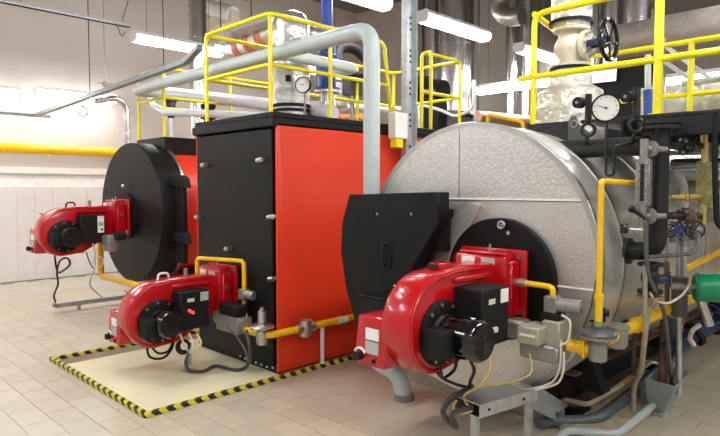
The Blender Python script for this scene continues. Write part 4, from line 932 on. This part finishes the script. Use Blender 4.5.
simple_pipe('floor_pipe', 'dark grey plastic pipe lying on the floor under the beige pipe', [P(700, 335, z=.10), P(628, 396, z=.085), P(600, 418, z=.07), P(578, 421, z=.05), P(548, 421, z=.05), P(541, 424, z=.045)], .038, 'dark_grey_pipe', .18)
simple_pipe('low_pipe', 'beige pipe with copper end running low beside the black skid', [P(562, 417, z=.03), P(562, 399, z=.15), P(588, 405, z=.16), P(618, 387, z=.22), P(650, 362, z=.22)], .019, 'beige_pipe', .05)
a, b_ = P(622, 384, z=.222), P(638, 372, z=.222); one('copper_sleeve', MB().cyl(a, b_, .023, n=14), 'copper', 'copper sleeve on the low beige pipe', 'fitting')
for k, (px, py) in enumerate(((598, 401), (620, 386), (640, 371))): pass
simple_pipe('rusty_pipe', 'rusty vertical pipe rising behind the low beige pipe', [P(633, 378, y=4.6), P(634, 335, y=4.6), P(662, 330, y=4.9)], .018, 'rust', .05)
simple_pipe('rusty_pipe', 'thick rusty pipe dropping into the drain funnel', [X(fa, fc, .35)-_Z*.1, P(663, 350, y=4.70), P(664, 320, y=4.72)], .026, 'rust', .05)
simple_pipe('dark_pipe', 'dark pipe dropping into the drain funnel beside the rusty one', [X(fa, fc, .5)-_Z*.1, P(672, 350, y=4.8), P(673, 318, y=4.8)], .022, 'dark_grey_pipe', .05)
simple_pipe('copper_pipe', 'copper pipe dropping into the drain funnel', [X(fa, fc, .62)-_Z*.1, P(681, 345, y=4.86), P(682, 318, y=4.86)], .018, 'copper', .05)
simple_pipe('galvanised_rail', 'thin galvanised rail running low behind the drain funnel', [P(600, 352, z=.20), P(648, 362, z=.20), P(680, 366, z=.16)], .014, 'galv', 0)

cc = thing('cable_channel', 'galvanised cable channel on a leg with cables spilling from its open end', 'cable channel', P(478, 434, z=0))
# channel runs along +X below the motor, on legs
zc = .38
e0 = P(467, 401, z=zc); e1 = P(524, 385, z=zc)
d = V((e1.x-e0.x, e1.y-e0.y, 0)); L_ = d.length; d.normalize(); sd_ = V((d.y, -d.x, 0))
hw = .105
def chan(p, q, side, hw, h, g, m='galv'):
    MB().prism([p-side*hw, p+side*hw, q+side*hw, q-side*hw], (0, 0, .006)).build('lid', m, g)
    MB().prism([p+side*hw, q+side*hw, q+side*hw-_Z*h, p+side*hw-_Z*h], side*(-.006)).build('side_wall', m, g)
    MB().prism([p-side*hw, q-side*hw, q-side*hw-_Z*h, p-side*hw-_Z*h], side*.006).build('side_wall', m, g)
    MB().prism([p-side*hw-_Z*h, p+side*hw-_Z*h, q+side*hw-_Z*h, q-side*hw-_Z*h], (0, 0, .005)).build('floor', m, g)
chan(e0, e1, sd_, hw, .075, cc)
p2 = P(563, 409, z=.12)
dd = (p2-e1).normalized(); s2 = V((0, -1, 0))
MB().prism([e1+V((0, -.11, 0)), e1+V((0, .08, 0)), p2+V((0, .08, 0)), p2+V((0, -.11, 0))], (0, 0, .006)).build('ramp', 'galv', cc)
MB().box((p2.x-.03, p2.y-.02, 0), (p2.x, p2.y+.02, p2.z)).build('leg', 'galv', cc)
MB().prism([e1+V((0, -.11, 0)), p2+V((0, -.11, 0)), p2+V((0, -.11, -.05)), e1+V((0, -.11, -.07))], (0, .006, 0)).build('ramp_wall', 'galv', cc)
for t in (.15, .75):
    q = X(e0, e1, t)+sd_*(hw-.004); MB().cyl(q-_Z*.035, q-_Z*.035+sd_*.008, .010, n=8).build('bolt', 'black_matte', cc)
lg = e0+d*.03+sd_*.04; MB().box((lg.x-.02, lg.y-.02, 0), (lg.x+.02, lg.y+.02, zc-.07)).build('leg', 'galv', cc)
lg = e1+sd_*.04; MB().box((lg.x-.02, lg.y-.02, 0), (lg.x+.02, lg.y+.02, zc-.07)).build('leg', 'galv', cc)

# cables, right
def cable(label, pts, r, m): return one('cable', MB().cable(pts, r), m, label, 'cable')
tbx = TR((.20, .86, -.31)); cbx_ = TR((.25, .45, -.29))
cable('thick grey cable looping out of the open end of the cable channel', [e0+V((.03, .02, -.03)), e0+V((-.06, -.06, -.08)), P(456, 427, y=e0.y-.02), P(443, 413, y=e0.y-.03), P(450, 399, y=e0.y), P(462, 392, y=e0.y+.04), P(472, 386, y=e0.y+.15)], .017, 'cable_grey')
cable('black cable looping from the motor box of the large burner', [tbx, tbx+V((.0, .02, -.10)), P(444, 378, y=2.75), P(454, 370, y=2.8), P(457, 358, y=2.72)], .010, 'rubber')
cable('black cable hanging from the large burner motor to the channel', [P(468, 355, y=2.85), P(474, 370, y=2.85), P(470, 382, y=2.9), P(471, 390, y=3.0)], .010, 'rubber')
cable('black cable curving from the large burner plate', [P(433, 362, y=2.66), P(440, 376, y=2.7), P(455, 384, y=2.8), P(471, 388, y=2.95)], .009, 'rubber')
cable('pale cable running from the black control box down into the channel', [cbx_, P(489, 370, y=2.9), P(478, 386, y=2.85), P(464, 396, y=e0.y+.02), e0+V((.02, 0, -.035))], .008, 'cable_yellow')
cable('second pale cable hanging close to the one from the control box', [cbx_+V((.0, -.06, 0)), P(476, 368, y=2.9), P(484, 383, y=3.0), P(500, 384, y=3.05), P(530, 374, y=3.1), P(529, 350, y=3.2)], .006, 'cable_yellow')
cable('pale cable looping below the open end of the channel', [e0+V((.04, .0, -.05)), P(458, 414, y=e0.y-.02), P(453, 407, y=e0.y-.02), P(457, 400, y=e0.y)], .007, 'cable_yellow')
cable('white cable curving from the solenoid down past the gas valve', [P(562, 315, y=3.22), P(570, 322, y=3.2), P(568, 340, y=3.2), P(561, 345, y=3.18)], .007, 'cable_white')
cable('white cable falling from the gas valve across the floor', [P(561, 340, y=3.2), P(560, 365, y=3.2), P(552, 382, y=3.2), P(528, 389, y=3.15), P(512, 384, z=.40)], .007, 'cable_white')
cable('white cable beside the one falling from the gas valve', [P(564, 352, y=3.2), P(563, 372, y=3.2), P(556, 384, y=3.2), P(535, 390, y=3.15)], .007, 'cable_white')
cable('thin grey wire curving from the slim yellow riser to the disc regulator', [P(596, 280, y=3.40), P(590, 310, y=3.40), P(580, 335, y=3.40)], .004, 'cable_grey')

# ================================================================== GAS LINE, middle boiler
g0 = TM((-.02, .22, .12)); A = P(197, 258, y=2.86); Bp = P(244, 261, z=A.z)
gt = thing('gas_loop', 'slim yellow gas pipe arching over the neck of the burner with lit buttons', 'pipe', A+V((0, 0, -.1)))
MB().pipe([(A.x, A.y, g0.z-.02), A, (Bp.x, Bp.y, A.z), (Bp.x, Bp.y, P(244, 290, y=Bp.y).z)], .020, .05, 14).build('pipe', 'gas_yellow', gt)
p = V((Bp.x, Bp.y, P(245, 294, y=Bp.y).z))
s2 = thing('solenoid_valve', 'small grey solenoid under the arching yellow gas pipe', 'valve', p+V((0, 0, -.1)))
MB().box(p+V((-.045, -.04, -.05)), p+V((.035, .04, .045)), .006).build('body', 'cast', s2); MB().cyl(p+V((.03, 0, 0)), p+V((.11, .03, -.01)), .042, n=20).build('coil', 'cast', s2)
MB().lathe([(0, -.16), (.01, -.16), (.012, -.09), (.03, -.085), (.03, -.06), (.018, -.05)], p, n=10).build('tail', 'brass', s2)
y_ = 2.97
vm = thing('gas_valve_block', 'grey and black gas valve block beside the burner with lit buttons', 'valve', P(234, 335, y=y_))
a = P(224, 312, y=y_); b_ = P(246, 334, y=y_)
MB().box((a.x, y_-.09, b_.z), (b_.x, y_+.07, a.z), .012, 2).build('body', 'cast', vm)
MB().box((a.x+.02, y_-.07, a.z+.002), (b_.x-.05, y_+.06, a.z+.10), .01).build('actuator', 'black_matte', vm)
MB().cyl((a.x-.06, y_-.02, b_.z+.10), (a.x, y_-.02, b_.z+.10), .065, n=18).build('flange', 'cast', vm)
MB().cyl((b_.x, y_-.02, b_.z+.09), (b_.x+.04, y_-.02, b_.z+.09), .055, n=18).build('flange', 'cast', vm)
MB().pipe([(b_.x+.03, y_-.02, b_.z+.06), (b_.x+.045, y_-.02, a.z+.05), (b_.x+.045, y_-.02, p.z-.15)], .007, .02, 8).build('sensor_tube', 'brass', vm)
zp = P(323, 324, x=-4.06).z
ml = thing('gas_line', 'yellow gas line on a white leg along the red side of the box boiler', 'pipe', (-4.06, 3.0, .06))
MB().pipe([(b_.x+.03, y_-.02, zp), (-4.06, y_-.02, zp), (-4.06, 6.3, zp+.02)], .031, .12, 18).build('pipe', 'gas_yellow', ml)
yl = P(323, 340, x=-4.06).y
MB().cyl((-4.07, yl, KH+.0), (-4.07, yl, zp), .019, n=12).build('support_leg', 'white_pipe', ml); MB().cyl((-4.07, yl, KH), (-4.07, yl, KH+.008), .03, n=14).build('foot', 'white_pipe', ml)
yc = P(337, 320, x=-4.06).y; MB().cyl((-4.06, yc, zp), (-4.06, yc+.12, zp), .036, n=18).build('sleeve', 'white_pipe', ml)
rx_ = P(262, 326, y=y_-.02).x
r2 = thing('gas_regulator', 'silver disc gas regulator with a capped spring before the black boiler front', 'regulator', (rx_, y_-.02, zp-.08))
MB().lathe([(0, -.085), (.04, -.085), (.05, -.06), (.05, .03), (.03, .05), (.105, .06), (.11, .072), (.09, .088), (.04, .10), (.036, .10), (.036, .20), (.03, .205), (.018, .21), (.018, .235), (0, .235)], (rx_, y_-.02, zp), n=32).build('body', 'steel', r2)
fy_ = P(305, 327, x=-4.06).y
f2 = thing('gas_filter', 'silver drum gas filter in the yellow line before the red panel', 'filter', (-4.06, fy_, zp-.07))
MB().lathe([(0, -.075), (.05, -.075), (.058, -.055), (.06, .05), (.068, .055), (.068, .07), (.045, .085), (0, .085)], (-4.06, fy_, zp), n=28).build('body', 'steel', f2)
MB().cyl((-4.06, fy_-.10, zp), (-4.06, fy_+.10, zp), .045, n=18).build('collar', 'steel', f2)
# cables of middle burner
t0 = TM((.20, .86, -.31)); cb0 = TM((.20, .45, -.29))
cable('black cable loop under the motor of the burner with lit buttons, the outer loop', [t0, P(147, 345, y=2.3), P(150, 357, y=2.35), P(163, 358, y=2.45), P(172, 348, y=2.55), P(174, 336, y=2.6)], .011, 'rubber')
cable('black cable loop under the motor of the burner with lit buttons, the inner loop', [t0+V((.03, .03, 0)), P(152, 346, y=2.35), P(158, 353, y=2.4), P(168, 351, y=2.5), P(174, 340, y=2.6)], .010, 'rubber')
ccx = P(188, 368, z=.03)
cable('grey cable running over the cream base up to the gas valve block', [P(189, 352, y=2.5), P(186, 362, z=.12), P(190, 371, z=.025), P(204, 371, z=.025), P(216, 366, z=.025), P(235, 370, z=.025), P(247, 366, z=.05), P(250, 350, y=2.85), P(246, 330, y=2.86)], .016, 'cable_grey')
cable('thin grey cable arching from the gas valve block to the base', [P(226, 326, y=2.85), P(236, 336, y=2.82), P(245, 350, y=2.8), P(248, 362, y=2.78)], .008, 'cable_grey')
for k, (px, lab) in enumerate(((184, 'pale cable falling from the box with lit buttons, beside the black loops'), (193, 'pale cable falling from the box with lit buttons, amid its bundle'), (201, 'pale cable falling from the box with lit buttons, nearest the boiler front'))):
    cable(lab, [P(px-4, 334, y=2.5), P(px, 344, y=2.52), P(188+k*1.5, 352, y=2.5), P(186+k*2, 362, z=.10), P(189+k, 369, z=.03)], .008, 'cable_white')
st2 = thing('cable_stand', 'short perforated cable stand on the cream base under the burner', 'stand', P(189, 372, z=.01))
pz2 = P(189, 371, z=.008); MB().box((pz2.x-.02, pz2.y, .008), (pz2.x+.02, pz2.y+.02, .26), .003).build('upright', 'galv', st2); MB().box((pz2.x-.05, pz2.y-.04, .008), (pz2.x+.05, pz2.y+.06, .014)).build('foot', 'galv', st2)
one('black_cable_coil', MB().torus(P(183, 347, y=2.55), (.7, -.7, .3), .055, .013, 24, 8).torus(P(184, 346, y=2.57), (.6, -.8, .2), .048, .013, 24, 8), 'rubber', 'small coiled bundle of black cable under the burner with lit buttons', 'cable')

# ================================================================== LEFT BURNER LINES
gl3 = thing('gas_line', 'orange-yellow gas pipe dropping from the burner of the round-door boiler and turning along the floor', 'pipe', P(100, 275, y=2.9))
q0 = TL((.02, .20, -.20)); q1 = P(101, 276, y=q0.y)
MB().pipe([(q1.x, q0.y, q0.z+.02), (q1.x, q0.y, q1.z), (q1.x+2.0, q0.y+.02, q1.z)], .038, .10, 18).build('pipe', 'gas_yellow', gl3)
MB().cyl((q1.x+1.0, q0.y+.02, 0), (q1.x+1.0, q0.y+.02, q1.z), .02, n=10).build('support_leg', 'galv', gl3)
bvv = thing('gas_valve_block', 'grey cast gas valve with a black knob under the burner of the round-door boiler', 'valve', P(112, 250, y=2.95))
p = P(110, 243, y=2.95); MB().box(p+V((-.10, -.07, -.10)), p+V((.10, .07, .10)), .03, 2).build('body', 'cast', bvv); q = P(120, 236, y=2.95); MB().cyl(q+V((0, -.05, 0)), q+V((0, .05, 0)), .055, n=16).build('knob', 'black_matte', bvv)
cs = thing('cable_channel', 'low galvanised cable channel on a short leg on the tiles before the round-door boiler', 'cable channel', P(89, 312, z=0))
a = P(54, 304, z=.12); b_ = V((a.x, a.y+1.25, .12))
chan(a, b_, V((1, 0, 0)), .05, .05, cs)
for t in (.25, .9): q = X(a, b_, t); MB().box((q.x-.018, q.y-.018, 0), (q.x+.018, q.y+.018, .07)).build('leg', 'galv', cs)
tl0 = TL((.20, .86, -.31))
cable('looped black cable hanging from the round-door boiler burner to the low channel', [tl0, P(55, 258, y=2.5), P(58, 272, y=2.5), P(64, 270, y=2.5), P(70, 264, y=2.5), P(67, 258, y=2.5), P(60, 261, y=2.5), P(57, 272, y=2.55), P(58, 284, y=2.55), P(54, 295, y=2.6), a+V((0, .02, .02))], .012, 'rubber')
cable('thin pale cable hanging from the green-marked control box to the low channel', [TL((.2, .45, -.29)), P(95, 255, y=2.85), P(94, 270, y=2.85), P(90, 285, y=2.95), X(a, b_, .5)+V((0, 0, .01))], .009, 'cable_white')
cable('thin black wire dangling under the burner of the round-door boiler', [P(86, 252, y=2.75), P(90, 263, y=2.8), P(93, 268, y=2.85)], .007, 'rubber')
one('cable_ring', MB().torus(P(98, 262, y=2.85), (.6, -.8, .1), .07, .007, 24, 6), 'cable_white', 'thin pale cable ring around the dropping gas pipe of the round-door boiler', 'cable')
